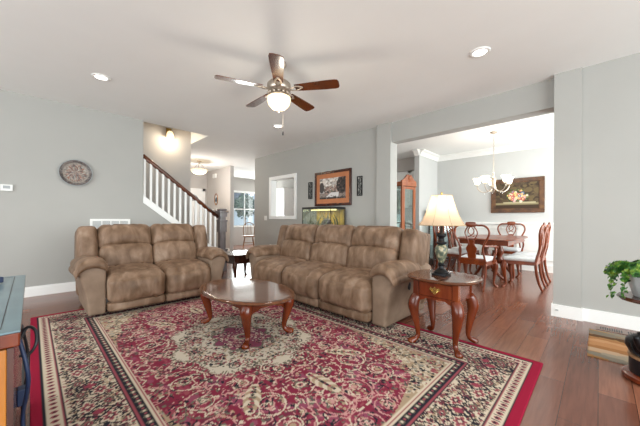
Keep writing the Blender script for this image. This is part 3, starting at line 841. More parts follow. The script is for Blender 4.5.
# ------------------------------------------------------------------ recessed lights
def downlight(x, y, label):
    t = thing('recessed_light', label, 'ceiling light', (x, y, CZ), 0, 'recessed ceiling lights')
    MB().lathe([(.062, -.004), (.066, -.010), (.090, -.008), (.095, -.0005)], seg=28).build('trim_ring', M_TRIM, t, True)
    MB().lathe([(.064, -.0008), (.064, -.004), (0, -.0045)], seg=24).build('lens', M_GLOW_WHITE, t, True)
    d = bpy.data.lights.new('downlight', 'SPOT'); d.energy = 38; d.spot_size = R(120); d.spot_blend = .8; d.shadow_soft_size = .06; d.color = (1, .95, .88)
    o = bpy.data.objects.new('downlight', d); COL.objects.link(o); o.location = (x, y, CZ-.03)
downlight(.571, 4.188, 'lit recessed ceiling light above the loveseat')
downlight(3.10, .845, 'lit recessed ceiling light nearest the wide dining room opening')
downlight(3.086, 4.097, 'lit recessed ceiling light seen just below the fan')

# ------------------------------------------------------------------ things on the left wall
pl_n = 61
xs = np.linspace(-1, 1, pl_n)
def make_plate():
    t = thing('wall_plate', 'round patterned decorative plate hung on the left wall', 'wall plate', (.463, WY-.003, 1.745))
    rnd = random.Random(3)
    # a lathe with colour per vertex
    seg, prof = 72, [(0, -.018), (.02, -.018), (.04, -.018), (.06, -.018), (.08, -.017), (.10, -.016), (.115, -.016), (.13, -.019), (.142, -.022), (.154, -.026), (.165, -.03), (.176, -.032), (.184, -.034), (.187, -.030), (.10, -.002), (0, -.002)]
    cols = []; verts = []
    for (r_, y) in prof:
        for k in range(seg):
            a = 2*PI*k/seg
            verts.append((r_*math.cos(a), y, r_*math.sin(a)))
            if r_ > .18: c = '#5d5856'
            elif r_ > .15: c = rnd.choice(['#565051', '#2f2c2e', '#7a726d', '#66564e'])
            elif r_ > .138: c = '#938a82'
            elif r_ > .125: c = rnd.choice(['#6f6862', '#9c948c'])
            else: c = rnd.choice(['#948a80', '#5a3a2e', '#3a3a40', '#75685e', '#8a5138', '#aaa298'])
            cols.append(lin(c) + (1,))
    faces = []
    for i in range(len(prof)-1):
        for k in range(seg):
            faces.append((i*seg+k, i*seg+(k+1) % seg, (i+1)*seg+(k+1) % seg, (i+1)*seg+k))
    me = bpy.data.meshes.new('plate_disc'); me.from_pydata(verts, [], faces); me.update()
    ca = me.color_attributes.new('pattern', 'FLOAT_COLOR', 'POINT'); ca.data.foreach_set('color', np.array(cols, dtype=np.float32).ravel())
    me.materials.append(M_PLATE)
    o = bpy.data.objects.new('plate_disc', me); COL.objects.link(o); o.parent = t
    MB().tube([(.189*math.cos(2*PI*k/48), -.030, .189*math.sin(2*PI*k/48)) for k in range(49)], .005, 6).build('rim', M_GREYP, t, True)
make_plate()
th_ = thing('thermostat', 'small white thermostat on the left wall', 'thermostat', (-.225, WY-.0005, 1.47))
MB().box(-.055, .055, -.024, 0, -.042, .042, .004).build('case', M_WHITEP, th_)
MB().box(-.032, .032, -.027, -.023, -.012, .026).build('screen', M_GREYP, th_)
vg = thing('wall_vent', 'white return air vent grille on wall behind the loveseat', 'vent', (.89, WY-.0005, .88))
f_ = MB()
for (a, b, c, d) in ((-.26, .26, .155, .185), (-.26, .26, -.185, -.155), (-.26, -.23, -.155, .155), (.23, .26, -.155, .155)): f_.box(a, b, -.018, 0, c, d)
for x in (-.115, 0, .115): f_.box(x-.006, x+.006, -.016, 0, -.155, .155)
f_.build('frame', M_TRIM, vg)
f_ = MB()
for k in range(18):
    z = -.148+k*.0175
    f_.box(-.229, .229, -.012, -.003, z-.004, z+.003)
f_.build('louvres', M_WHITEP, vg)
MB().box(-.229, .229, -.0015, 0, -.154, .154).build('backing', M_GREYP, vg)

# ------------------------------------------------------------------ things on the middle wall
def framed(name, label, yc_, zc_, wy, hz, x, prof_w, frame_mat, rgb, matw=0, mat_mat=None, cat='picture'):
    """picture on a wall that faces -x at x"""
    t = thing(name, label, cat, (x, yc_, zc_))
    a, b = wy/2, hz/2
    f = MB()
    for (y0, y1, z0, z1) in ((-a, a, b-prof_w, b), (-a, a, -b, -b+prof_w), (-a, -a+prof_w, -b+prof_w, b-prof_w), (a-prof_w, a, -b+prof_w, b-prof_w)):
        f.box(-.035, -.001, y0, y1, z0, z1, .006)
    ia, ib = a-prof_w, b-prof_w
    for (y0, y1, z0, z1) in ((-ia, ia, ib-.012, ib), (-ia, ia, -ib, -ib+.012), (-ia, -ia+.012, -ib, ib), (ia-.012, ia, -ib, ib)):
        f.box(-.026, -.002, y0, y1, z0, z1)
    f.build('frame', frame_mat, t)
    if matw:
        MB().box(-.018, -.006, -ia, ia, -ib, ib).build('mat_board', mat_mat, t)
        ia -= matw; ib -= matw
    ny, nx = rgb.shape[:2]
    Mx = Matrix(((0, 0, -1, -.016), (-1, 0, 0, ia), (0, 1, 0, -ib), (0, 0, 0, 1)))
    pattern_mesh('picture', nx, ny, ia*2, ib*2, rgb, M_ART, t, .003, Mx)
    return t
def canvas(nx, ny, base):
    X, Y = np.meshgrid(np.linspace(0, 1, nx), np.linspace(0, 1, ny)); return Canvas(X, Y, base)
rnd = random.Random(21)
cv = canvas(110, 78, '#b9b3ae')
for k in range(120): cv.disc(rnd.uniform(0, .75), rnd.uniform(.55, 1), rnd.uniform(.02, .06), rnd.choice(['#e6e0da', '#cfc6bf', '#8e8780', '#d8ccc4', '#a89a90']))
cv.put((cv.Y < .28), '#8d7f78')
for k in range(60): cv.disc(rnd.uniform(.1, .8), rnd.uniform(.26, .6), rnd.uniform(.02, .06), rnd.choice(['#8a6f66', '#75625c', '#a38b80', '#4d4644', '#6b7060']))
cv.disc(.86, .62, .20, '#3a3534', 1.9); cv.disc(.08, .55, .10, '#4c4746', 2.6)
for k in range(60): cv.disc(rnd.uniform(.70, 1), rnd.uniform(.25, 1), rnd.uniform(.01, .05), rnd.choice(['#2d2a2b', '#4a4342', '#6a5a54']))
cv.put((cv.Y < .30) & (np.abs(cv.X-.5-.5*(cv.Y-.1)) < .28*(1-cv.Y*1.5)), '#d5d1d0')
cv.put((cv.Y < .09), '#3a3534')
for k in range(40): cv.disc(rnd.uniform(0, 1), rnd.uniform(0, .2), rnd.uniform(.01, .03), rnd.choice(['#4a403e', '#9a8f8a', '#5c5a50']))
framed('framed_picture', 'framed woodland landscape with orange mat above the aquarium', 3.902, 1.715, 1.00, .72, MX-.0005, .04, M_DARKWOOD, cv.c, .105, mat('orange_mat_board', '#b9764f', .8), cat='picture')

def iron(yc_, label):
    t = thing('iron_wall_decor', label, 'wall decor', (MX-.0005, yc_, 1.71), 0, 'iron wall scrolls')
    f = MB()
    for (y0, y1, z0, z1) in ((-.06, .06, .17, .185), (-.06, .06, -.185, -.17), (-.06, -.045, -.17, .17), (.045, .06, -.17, .17)): f.box(-.016, -.001, y0, y1, z0, z1)
    f.build('frame', M_BLACK, t)
    s_ = MB()
    for k in range(3):
        zc_ = -.11+k*.11; sg = 1 if k % 2 else -1
        s_.tube([(-.008, sg*(.038*math.sin(a)), zc_+.05*math.cos(a)*1.0) for a in [i*.35 for i in range(13)]], .006, 6)
        s_.tube([(-.008, sg*(-.02+.016*math.cos(a)), zc_+.02*math.sin(a)) for a in [i*.5 for i in range(13)]], .005, 6)
    s_.tube([(-.008, 0, -.17), (-.008, 0, .17)], .005, 6)
    s_.build('scrollwork', M_BLACK, t, True)
iron(4.56, 'black iron scroll panel left of the framed landscape')
iron(3.215, 'black iron scroll panel right of the framed landscape')
sp2 = thing('light_switch', 'white light switch beside the pass-through casing', 'switch', (MX-.0005, 6.27, 1.10))
MB().box(-.007, 0, -.06, .06, -.06, .06, .002).build('plate', M_WHITEP, sp2); MB().box(-.012, -.006, -.03, -.012, -.018, .018).build('toggle', M_WHITEP, sp2); MB().box(-.012, -.006, .012, .03, -.018, .018).build('toggle', M_WHITEP, sp2)
sp3 = thing('wall_outlet', 'small grey outlet with plug low on wall behind sofa arm', 'outlet', (MX-.0005, 6.05, .36))
MB().box(-.007, 0, -.04, .04, -.06, .06, .002).build('plate', M_WHITEP, sp3); MB().box(-.035, -.006, -.018, .018, -.005, .045, .004).build('plug', M_GREYP, sp3)
sp4 = thing('door_chime', 'small white chime box high on the foyer wall', 'chime', (4.3795, 9.30, 2.52))
MB().box(-.05, 0, -.11, .11, -.07, .07, .006).build('case', M_WHITEP, sp4)
# pier outlet in the baseboard
po = thing('baseboard_outlet', 'small outlet set in white baseboard of the right pier', 'outlet', (4.1488, .335, .075))
MB().box(-.005, 0, -.022, .022, -.014, .014, .001).build('plate', M_WHITEP, po); MB().box(-.007, -.004, -.012, .012, -.006, .006).build('socket', M_GREYP, po)

# ------------------------------------------------------------------ aquarium on its stand behind the sofa
AX0, AX1, AY0, AY1 = 3.86, 4.28, 3.52, 4.30
ast = thing('aquarium_stand', 'black wooden stand carrying the aquarium behind the sofa', 'stand', ((AX0+AX1)/2, (AY0+AY1)/2, 0))
hx, hy = (AX1-AX0)/2, (AY1-AY0)/2
MB().box(-hx, hx, -hy, hy, 0, .76, .004).build('cabinet', M_BLACKP, ast)
for sg in (-1, 1):
    d_ = MB().box(-hx-.014, -hx-.0005, sg*hy/2-hy/2+.012, sg*hy/2+hy/2-.012, .06, .72, .003).build('door', M_BLACKP, ast)
    MB().lathe([(0, -.012), (.012, -.006), (.012, .006), (0, .012)], (-hx-.024, -sg*(-.04), .42), 8).build('knob', M_NICKEL, d_, True)
aq = thing('aquarium', 'glass aquarium with yellow backdrop and plants under framed landscape', 'aquarium', ((AX0+AX1)/2, (AY0+AY1)/2, .761))
g = MB(); tz = .52
g.box(-hx, -hx+.006, -hy, hy, .02, tz); g.box(-hx+.006, hx, -hy, -hy+.006, .02, tz); g.box(-hx+.006, hx, hy-.006, hy, .02, tz)
g.build('glass_tank', M_GLASS, aq)
r_ = MB(); r_.box(-hx-.004, hx+.004, -hy-.004, hy+.004, 0, .03); r_.box(-hx-.004, hx+.004, -hy-.004, hy+.004, tz, tz+.035, .003)
for (y) in (-hy, hy-.008): r_.box(-hx-.003, -hx+.008, y, y+.008, .03, tz)
r_.box(hx-.006, hx+.003, -hy, -hy+.008, .03, tz)
r_.build('hood', M_BLACKP, aq)
M_BACKD = mix_mat('aquarium_backdrop', [(.3, '#5a4216'), (.48, '#a88420'), (.68, '#d0a92c')], 6.0, .6, 3, stretch=(1, 2, .5))
MB().box(hx-.02, hx-.008, -hy+.008, hy-.008, .03, tz-.005).build('backdrop', M_BACKD, aq)
MB().box(-hx+.008, hx-.021, -hy+.008, hy-.008, .031, .08).build('gravel', mat('gravel', '#8b7340', .9, var=.4, scale=60), aq)
rnd = random.Random(5)
pm = MB()
for k in range(26):
    x = rnd.uniform(-hx+.05, hx-.05); y = rnd.uniform(-hy+.06, hy-.06); hgt = rnd.uniform(.15, .38)
    a = rnd.uniform(-.05, .05)
    pm.tube([(x, y, .075), (x+a*.5, y+a, .075+hgt*.5), (x+a, y-a, .075+hgt)], [(.006, .014), (.008, .020), (.002, .003)], 6, smooth=3)
pm.build('water_plants', mat('water_plant', '#4a4d1c', .6, var=.3), aq, True)
pm = MB()
for (x, y, s_) in ((-.02, -.12, .09), (.03, .02, .07), (-.05, -.26, .06)):
    pm.puff((s_*.6, s_*.8, s_*1.4), s_*.5, (0, 0, 0), Matrix.Translation((x, y, .07+s_*1.4)), 8, .02, 14, y*30)
pm.build('driftwood', mat('driftwood', '#3a221e', .8, var=.3, scale=20), aq, True)
MB().box(-.02, .02, -hy+.06, hy-.06, tz-.03, tz-.008).build('lamp_tube', M_AQ_LIGHT, aq)
pl_ = bpy.data.lights.new('aquarium_light', 'AREA'); pl_.shape = 'RECTANGLE'; pl_.size = .1; pl_.size_y = .6; pl_.energy = 2.2; pl_.color = (1, .93, .7)
po_ = bpy.data.objects.new('aquarium_light', pl_); COL.objects.link(po_); po_.location = ((AX0+AX1)/2, (AY0+AY1)/2, .761+tz-.035)

# ------------------------------------------------------------------ dining room
def make_chair(name, label, arms, loc, rz):
    t = thing(name, label, 'chair', loc, rz, 'dining chairs')
    W_, D_, SH = .245, .22, .44
    # seat rails and cushion
    f = MB()
    f.prism([(-W_, 0), (W_, 0), (W_*.84, D_*2), (-W_*.84, D_*2)], .055, Matrix.Translation((0, -D_, SH-.028)) @ Matrix(((1, 0, 0, 0), (0, 0, 1, 0), (0, 1, 0, 0), (0, 0, 0, 1))))
    f.build('seat_frame', M_CHERRY_D, t)
    def tap(q, uu):
        q.x *= 1-.16*(uu[1]*.5+.5); return q
    MB().puff((W_-.012, D_-.012, .032), .03, (0, 0, .014), Matrix.Translation((0, 0, SH+.022)), 10, .002, 5, 1, None, tap).build('seat_cushion', M_CUSHION, t, True)
    for sg in (-1, 1):
        cabriole(MB(), sg*(W_-.03), -D_+.035, SH-.03, sg*.7, -.7, 1.0).build('leg', M_CHERRY_D, t, True)
        MB().tube([(sg*.19, D_-.01, SH-.02), (sg*.19, D_, .28), (sg*.185, D_+.03, .12), (sg*.18, D_+.075, 0)], [(.019, .022), (.018, .02), (.016, .018), (.014, .016)], 8, ref=(1, 0, 0), smooth=3).build('leg', M_CHERRY_D, t, True)
    bk = lambda z: D_-.01 + .22*max(0, z-.5)**1.15 + .02*math.sin((z-.44)*9)
    f = MB()
    for sg in (-1, 1):
        path = [(.19, .42), (.172, .52), (.158, .62), (.176, .70), (.225, .80), (.250, .88), (.235, .95), (.18, .995), (.11, .998), (.06, 1.005), (0, 1.012)]
        f.tube([(sg*x, bk(z), z) for x, z in path], [(.017, .015)]*len(path), 8, ref=(0, 1, 0), smooth=3)
    f.puff((.075, .014, .034), .013, (0, .004, .006), Matrix.Translation((0, bk(1.01), 1.012)), 8, 0, 1, 0)
    f.box(-.175, .175, bk(.46)-.012, bk(.46)+.012, .44, .485, .004)
    f.build('back_frame', M_CHERRY_D, t, True)
    s_ = MB()
    for sg in (-1, 1):
        s_.tube([(sg*x, bk(z), z) for x, z in ((.035, .99), (.075, .93), (.088, .87), (.06, .80), (.035, .74), (.03, .69))], [(.013, .009)]*6, 8, ref=(0, 1, 0), smooth=4)
        s_.tube([(sg*x, bk(z), z) for x, z in ((0, .985), (-.038, .93), (-.035, .88), (0, .845), (.045, .82))], [(.010, .008)]*5, 8, ref=(0, 1, 0), smooth=4)
    prof = [(-.055, .48), (.055, .48), (.062, .53), (.05, .56), (.072, .60), (.078, .64), (.055, .68), (.036, .73), (.03, .775), (-.03, .775), (-.036, .73), (-.055, .68), (-.078, .64), (-.072, .60), (-.05, .56), (-.062, .53)]
    a = [s_.bm.verts.new((x, bk(z)-.008, z)) for x, z in prof]; b = [s_.bm.verts.new((x, bk(z)+.008, z)) for x, z in prof]
    s_.bm.faces.new(a); s_.bm.faces.new(list(reversed(b)))
    for i in range(len(prof)): s_.bm.faces.new((a[i], a[(i+1) % 16], b[(i+1) % 16], b[i]))
    s_.build('splat', M_CHERRY_D, t, 2)
    if arms:
        for sg in (-1, 1):
            MB().tube([(sg*.175, bk(.68), .68), (sg*.23, D_-.12, .675), (sg*.27, -.02, .665), (sg*.275, -.09, .655), (sg*.272, -.115, .635)], [(.014, .018), (.018, .014), (.022, .014), (.024, .016), (.016, .014)], 8, ref=(1, 0, 0), smooth=4).tube(
                [(sg*.262, -.05, .65), (sg*.272, -.03, .58), (sg*.255, -.015, .50), (sg*.235, -.01, .42)], [.015, .014, .015, .018], 8, smooth=3).build('armrest', M_CHERRY_D, t, True)
    return t
ch0 = make_chair('dining_armchair', 'cherry dining armchair with its back turned, nearest the lamp table', True, (5.07, 1.42, 0), R(90))
dup(ch0, (7.13, 1.38, 0), R(-90), 'cherry dining armchair at far end of the table below the flower painting')
ch1 = make_chair('dining_chair', 'white-cushioned cherry side chair, nearer on the right side of table', False, (5.60, .90, 0), R(180))
dup(ch1, (6.22, .90, 0), R(180), 'cherry side chair, farther on the right side of table')
dup(ch1, (5.78, 2.04, 0), R(0), 'cherry side chair, nearer on the left side of table')
dup(ch1, (6.45, 2.04, 0), R(0), 'cherry side chair, farther on the left side of table')

dt = thing('dining_table', 'long cherry dining table on turned pedestals in the dining room', 'dining table', (6.18, 1.44, 0))
oval_top(MB(), .80, .47, .735, .765, 7).build('tabletop', M_CHERRY_D, dt, 2)
MB().box(-.70, .70, -.38, .38, .655, .736, .004).build('apron', M_CHERRY_D, dt)
for sg in (-1, 1):
    p = MB().lathe([(.10, .656), (.10, .64), (.05, .62), (.045, .56), (.075, .50), (.085, .44), (.06, .38), (.045, .34), (.07, .30), (.075, .24), (.04, .20)], (sg*.48, 0, 0), 16).build('pedestal', M_CHERRY_D, dt, True)
    for q in range(3):
        a = q*2*PI/3 + (0 if sg > 0 else PI)
        c_, s_ = math.cos(a), math.sin(a)
        MB().tube([(sg*.48+c_*r, s_*r, z) for r, z in ((.03, .27), (.10, .25), (.18, .14), (.26, .05), (.31, .022), (.33, .022))], [.03, .032, .028, .022, .022, .018], 8, smooth=3).build('foot', M_CHERRY_D, p, True)

# chandelier
cd = thing('chandelier', 'lit chandelier with white tulip glass shades over the dining table', 'chandelier', (6.10, 1.42, CZ))
MB().lathe([(.065, -.0005), (.06, -.02), (.02, -.035), (0, -.04)], seg=16).build('canopy', M_NICKEL, cd, True)
cm = MB(); 
for k in range(22):
    z = -.045 - k*.033
    cm.tube([(.009*math.cos(a)*(1 if k % 2 else 0), .009*math.cos(a)*(0 if k % 2 else 1), z-.010+.017*math.sin(a)-.008) for a in [i*PI/4 for i in range(9)]], .0028, 5)
cm.build('chain', M_NICKEL, cd, True)
MB().lathe([(.008, -.76), (.02, -.78), (.012, -.82), (.03, -.86), (.045, -.92), (.03, -.97), (.045, -1.03), (.05, -1.06), (.02, -1.10), (.012, -1.13), (.0, -1.15)], seg=16).build('stem', M_NICKEL, cd, True)
for k in range(5):
    a = k*2*PI/5 + .35; c_, s_ = math.cos(a), math.sin(a)
    ar = MB().tube([(c_*r, s_*r, z) for r, z in ((.02, -1.05), (.10, -1.12), (.20, -1.12), (.27, -1.05), (.275, -1.00))], [.008]*5, 8, smooth=4)
    ar.lathe([(.01, -1.0), (.03, -.995), (.032, -.985), (.012, -.98)], (c_*.275, s_*.275, 0), 12)
    ao = ar.build('arm', M_NICKEL, cd, True)
    MB().lathe([(.018, -.984), (.042, -.965), (.052, -.93), (.060, -.885), (.078, -.855)], (c_*.275, s_*.275, 0), 18, rib=6, ribd=.05).build('glass_shade', M_GLOW_CH, ao, True)
    MB().lathe([(0, -.05), (.008, -.03), (.012, -.01), (0, .0)], (c_*.16, s_*.16, -1.12), 8).build('crystal_drop', M_CRYSTAL, ao, True)
point('chandelier_light', (6.10, 1.42, CZ-.75), 16, (1, .90, .75), .25)

# flower painting on the dining back wall
rnd = random.Random(9)
cv = canvas(120, 76, '#4a3a2a')
for k in range(300): cv.disc(rnd.uniform(0, 1), rnd.uniform(0, 1), rnd.uniform(.03, .09), rnd.choice(['#4a3a2a', '#5a4a34', '#3c2d20', '#544630', '#665639']))
cv.put((cv.Y < .24) & (cv.Y > .15), '#8c8060'); cv.put(cv.Y <= .15, '#3d2c1c')
cv.put((cv.Y < .26) & (cv.Y > .20) & (cv.X > .2) & (cv.X < .92), '#b3aa88')
for k in range(120):
    a = rnd.uniform(0, 2*PI); r0 = rnd.uniform(0, 1)**.6
    cv.disc(.52+.24*r0*math.cos(a), .50+.27*r0*math.sin(a), rnd.uniform(.012, .035), rnd.choice(['#4c5a34', '#5c6b3c', '#35422a', '#7a7a44']))
for k in range(46):
    a = rnd.uniform(0, 2*PI); r0 = rnd.uniform(0, 1)**.7
    x, y = .52+.22*r0*math.cos(a), .50+.24*r0*math.sin(a); q = rnd.uniform(.02, .045)
    c = rnd.choice(['#c8686a', '#d99a5c', '#e0c8a0', '#c89aa8', '#5a6f9a', '#d8b45c', '#b8484a', '#e4d6c4'])
    cv.disc(x, y, q, c, 1.3); cv.disc(x, y, q*.4, '#f0dca0', 1.3)
M_GILT = mix_mat('antique_gilt_frame', [(.3, '#38200f'), (.55, '#5e3a1c'), (.8, '#7d5a30')], 8.0, .4, 4)
framed('flower_painting', 'large flower still life in a heavy dark gilt frame on dining wall', 1.302, 1.625, .985, .76, 7.5195, .085, M_GILT, cv.c, cat='painting')

# glass-door curio beside the dining corner, seen behind the lamp
def curio(name, label, loc, rz, W_, D_, Ht, wood, pediment):
    t = thing(name, label, 'curio cabinet', loc, rz)
    c = MB(); a, b = W_/2, D_/2
    c.box(-a, a, -b, b, 0, .14, .004); c.box(-a-.015, a+.015, -b-.015, b, Ht-.09, Ht, .006)
    for (x, y) in ((-a, -b), (a-.035, -b), (-a, b-.035), (a-.035, b-.035)): c.box(x, x+.035, y, y+.035, .14, Ht-.09)
    c.build('carcass', wood, t)
    MB().box(-a+.02, a-.02, b-.012, b-.006, .14, Ht-.09).build('back_panel', M_MIRROR if pediment else M_REFLECT, t)
    dd = MB()
    for (x0, x1, z0, z1) in ((-a+.036, -a+.08, .15, Ht-.1), (a-.08, a-.036, .15, Ht-.1), (-a+.08, a-.08, .15, .20), (-a+.08, a-.08, Ht-.15, Ht-.1)): dd.box(x0, x1, -b-.004, -b+.016, z0, z1)
    d_ = dd.build('door', wood, t)
    MB().box(-a+.08, a-.08, -b+.004, -b+.008, .20, Ht-.15).build('pane', M_GLASS, d_)
    for sg in (-1, 1):
        MB().box(sg*(a-.018)-.003, sg*(a-.018)+.003, -b+.036, b-.036, .14, Ht-.09).build('side_pane', M_GLASS, t)
    for k in range(3):
        MB().box(-a+.04, a-.04, -b+.04, b-.014, .45+k*.4, .456+k*.4).build('shelf', M_GLASS, t)
    if pediment:
        p = MB()
        for sg in (-1, 1):
            p.prism([(sg*x, z) for x, z in ((a+.01, Ht), (a+.01, Ht+.02), (a*.7, Ht+.05), (a*.45, Ht+.11), (a*.28, Ht+.15), (a*.16, Ht+.14), (a*.14, Ht+.10), (a*.2, Ht+.07), (a*.12, Ht+.03), (a*.12, Ht))][::sg], .04, Matrix.Translation((0, -b+.01, 0)))
        p.lathe([(.03, Ht), (.022, Ht+.03), (.045, Ht+.07), (.04, Ht+.11), (.015, Ht+.14), (0, Ht+.17)], (0, -b+.01, 0), 12)
        p.build('pediment', wood, t, 2)
    return t
M_REFLECT = mat('painted_reflection_backing', '#ccd2de', .5)  # light reflected in the curio glass, painted as a pale backing
M_CHERRY_R = mix_mat('red_cherry_curio', [(.25, '#7c3a1c'), (.6, '#a0582e'), (.85, '#b47042')], 3.0, .35, 8, stretch=(3, 3, .6), coat=.3)
curio('pediment_curio', 'tall reddish curio cabinet with scrolled pediment beside the opening column', (5.52, 2.98, 0), R(-10), .44, .34, 1.86, M_CHERRY_R, True)
curio('glass_curio', 'dark wood glass curio cabinet in dining room corner behind the lamp', (6.92, 2.70, 0), R(-45), .52, .32, 1.32, M_DARKWOOD, False)

# ------------------------------------------------------------------ kitchen behind the wall
def kcab(name, label, x0, x1, y0, y1, z0, z1, n, face):
    t = thing(name, label, 'cabinet', ((x0+x1)/2, (y0+y1)/2, z0))
    a, b = (x1-x0)/2, (y1-y0)/2; h_ = z1-z0
    MB().box(-a, a, -b, b, 0, h_).build('carcass', M_TRIM, t)
    for k in range(n):
        y = -b + (k+.5)*2*b/n; hw = b/n-.008
        d_ = MB().box(-a-.020, -a-.0005, y-hw, y+hw, .01, h_-.01, .002)
        d_.box(-a-.026, -a-.018, y-hw, y-hw+.05, .01, h_-.01); d_.box(-a-.026, -a-.018, y+hw-.05, y+hw, .01, h_-.01)
        d_.box(-a-.026, -a-.018, y-hw, y+hw, .01, .06); d_.box(-a-.026, -a-.018, y-hw, y+hw, h_-.06, h_-.01)
        d_ = d_.build('door', M_TRIM, t)
        MB().lathe([(0, -.012), (.012, -.006), (.012, .006), (0, .012)], (-a-.036, y+hw-.03, h_*.5), 8).build('knob', M_NICKEL, d_, True)
kcab('wall_cabinet', 'white kitchen wall cabinets behind the reddish curio', 7.17, 7.515, 3.18, 5.0, 1.42, 2.40, 4, -1)
kcab('base_cabinet', 'white kitchen base cabinets under the worktop', 6.90, 7.515, 3.18, 5.0, 0, .88, 4, -1)
kcab('pantry_cabinet', 'tall white pantry cabinet seen through the pass-through', 6.90, 7.515, 8.7, 9.9, 0, 2.30, 2, -1)
tag(MB().box(6.87, 7.515, 3.18, 5.02, .8805, .92, .004).build('worktop', M_GREYP), 'grey kitchen worktop over the white base cabinets', 'worktop')
struct(MB().box(7.10, 7.52, 3.17, 5.0, 2.401, CZ), 'soffit', M_WALL2)

# ------------------------------------------------------------------ foyer and breakfast room
pe = thing('pendant_light', 'lit semi-flush bowl pendant in the foyer beyond stairs', 'pendant light', (3.40, 8.25, CZ))
MB().lathe([(.07, -.0005), (.065, -.02), (.015, -.03), (0, -.035)], seg=16).build('canopy', M_NICKEL, pe, True)
r_ = MB().tube([(0, 0, -.03), (0, 0, -.20)], .007, 8)
for k in range(3):
    a = k*2*PI/3; r_.tube([(0, 0, -.06), (.10*math.cos(a), .10*math.sin(a), -.13), (.21*math.cos(a), .21*math.sin(a), -.265)], .006, 6, smooth=4)
r_.build('rods', M_NICKEL, pe, True)
MB().lathe([(.225, -.255), (.228, -.27), (.19, -.33), (.12, -.37), (.04, -.385), (0, -.387)], seg=28).build('bowl', M_GLOW_WARM, pe, True)
MB().lathe([(0, -.384), (.014, -.39), (.01, -.40), (0, -.412)], seg=10).build('finial', M_NICKEL, pe, True)
point('pendant_glow', (3.40, 8.25, CZ-.55), 45, (1, .94, .86), .15)

sn = thing('wall_sconce', 'lit half-bowl sconce high on the stairwell wall', 'sconce', (2.03, 6.4995, 2.80))
MB().box(-.05, .05, -.02, 0, .0, .18, .004).build('backplate', M_BRASS, sn)
MB().tube([(0, -.02, .12), (0, -.07, .13), (0, -.09, .09)], .010, 8, smooth=3).build('arm', M_BRASS, sn, True)
MB().lathe([(.03, .10), (.055, .07), (.07, .02), (.078, -.04)], (0, -.10, 0), 18).build('shade', M_GLOW_WARM, sn, True)
point('sconce_light', (2.03, 6.30, 2.70), 9, (1, .84, .62), .06)

om = thing('oval_mirror', 'small oval wood-framed mirror on the foyer wall', 'mirror', (4.3795, 9.21, 1.73))
MB().tube([(-.012, .11*math.cos(2*PI*k/32), .18*math.sin(2*PI*k/32)) for k in range(33)], [(.012, .022)]*33, 8, ref=(1, 0, 0)).build('frame', M_OAK, om, True)
MB().prism([(.105*math.cos(2*PI*k/32), .175*math.sin(2*PI*k/32)) for k in range(32)], .006, Matrix.Translation((-.006, 0, 0)) @ Matrix.Rotation(PI/2, 4, 'Z')).build('glass', M_MIRROR, om)
ws = thing('wall_shelf', 'small white ledge below the oval mirror', 'shelf', (4.3795, 9.14, 1.40))
MB().box(-.09, 0, -.2, .2, -.02, 0, .003).build('board', M_TRIM, ws); MB().prism([(0, 0), (-.06, 0), (0, -.07)], .02, Matrix.Translation((0, 0, -.0205))).build('bracket', M_TRIM, ws)

wc = thing('windsor_chair', 'light oak spindle-back chair in front of the far window', 'chair', (5.50, 9.00, 0), R(150))
MB().puff((.21, .20, .022), .02, (0, 0, .004), Matrix.Translation((0, 0, .45)), 10, 0).build('seat', M_OAK, wc, True)
for sx in (-1, 1):
    for sy in (-1, 1):
        MB().tube([(sx*.13, sy*.12, .435), (sx*.17, sy*.155, .2), (sx*.20, sy*.18, 0)], [.016, .02, .012], 8, smooth=3).build('leg', M_OAK, wc, True)
MB().tube([(-.165, 0, .22), (.165, 0, .22)], .010, 8).tube([(-.165, -.15, .21), (-.165, .15, .21)], .010, 8).tube([(.165, -.15, .21), (.165, .15, .21)], .010, 8).build('stretcher', M_OAK, wc, True)
MB().tube([(-.17, .16, .46), (-.19, .19, .65), (-.16, .22, .86), (0, .235, .95), (.16, .22, .86), (.19, .19, .65), (.17, .16, .46)], .013, 8, smooth=5).build('hoop_back', M_OAK, wc, True)
for k in range(5):
    x = -.10+k*.05
    MB().tube([(x*.8, .16, .46), (x, .19, .66), (x*1.05, .225, .935-abs(x)*.5)], .007, 6, smooth=3).build('spindle', M_OAK, wc, True)

# outside the breakfast window
struct(MB().box(-2, 30, 12, 40, -.35, -.25), 'ground', mat('lawn', '#a9b39a', .95, var=.15))
tree = thing('garden_tree', 'dark green tree outside the far window', 'tree', (8.55, 14.4, -.25))
MB().tube([(0, 0, 0), (.03, 0, .8), (0, .05, 1.6)], [.09, .07, .05], 8, smooth=3).build('trunk', M_DARKWOOD, tree, True)
fo = MB(); rnd = random.Random(4)
for k in range(420):
    a, b_ = rnd.uniform(0, 2*PI), rnd.uniform(-1, 1); rr = rnd.uniform(.3, 1)**.5*.62
    p = Vector((rr*math.cos(a)*math.sqrt(1-b_*b_), rr*math.sin(a)*math.sqrt(1-b_*b_), 2.05+rr*1.2*b_))
    n_ = Vector((rnd.uniform(-1, 1), rnd.uniform(-1, 1), rnd.uniform(-1, 1))).normalized(); u_ = n_.orthogonal().normalized()*.10; v_ = n_.cross(u_.normalized())*.06
    fo.bm.faces.new([fo.bm.verts.new(p+q) for q in (u_, v_, -u_, -v_)])
fo.puff((.45, .45, .55), .4, (0, 0, 0), Matrix.Translation((0, 0, 2.05)), 10, .12, 3, 2)
fo.build('foliage', M_LEAF2, tree)
hs = thing('neighbour_house', 'pale grey neighbour house with dark sloping roof outside far window', 'house', (10.2, 24, -.25))
MB().box(-4.2, 4.2, -2, 2, 0, 2.3).build('wall', mat('pale_siding', '#cfd3d8', .8), hs)
MB().prism([(-4.6, 2.2), (4.6, 2.2), (0, 5.2)], 4.6).build('roof', mat('roof_shingle', '#6b6f78', .9, var=.2), hs)

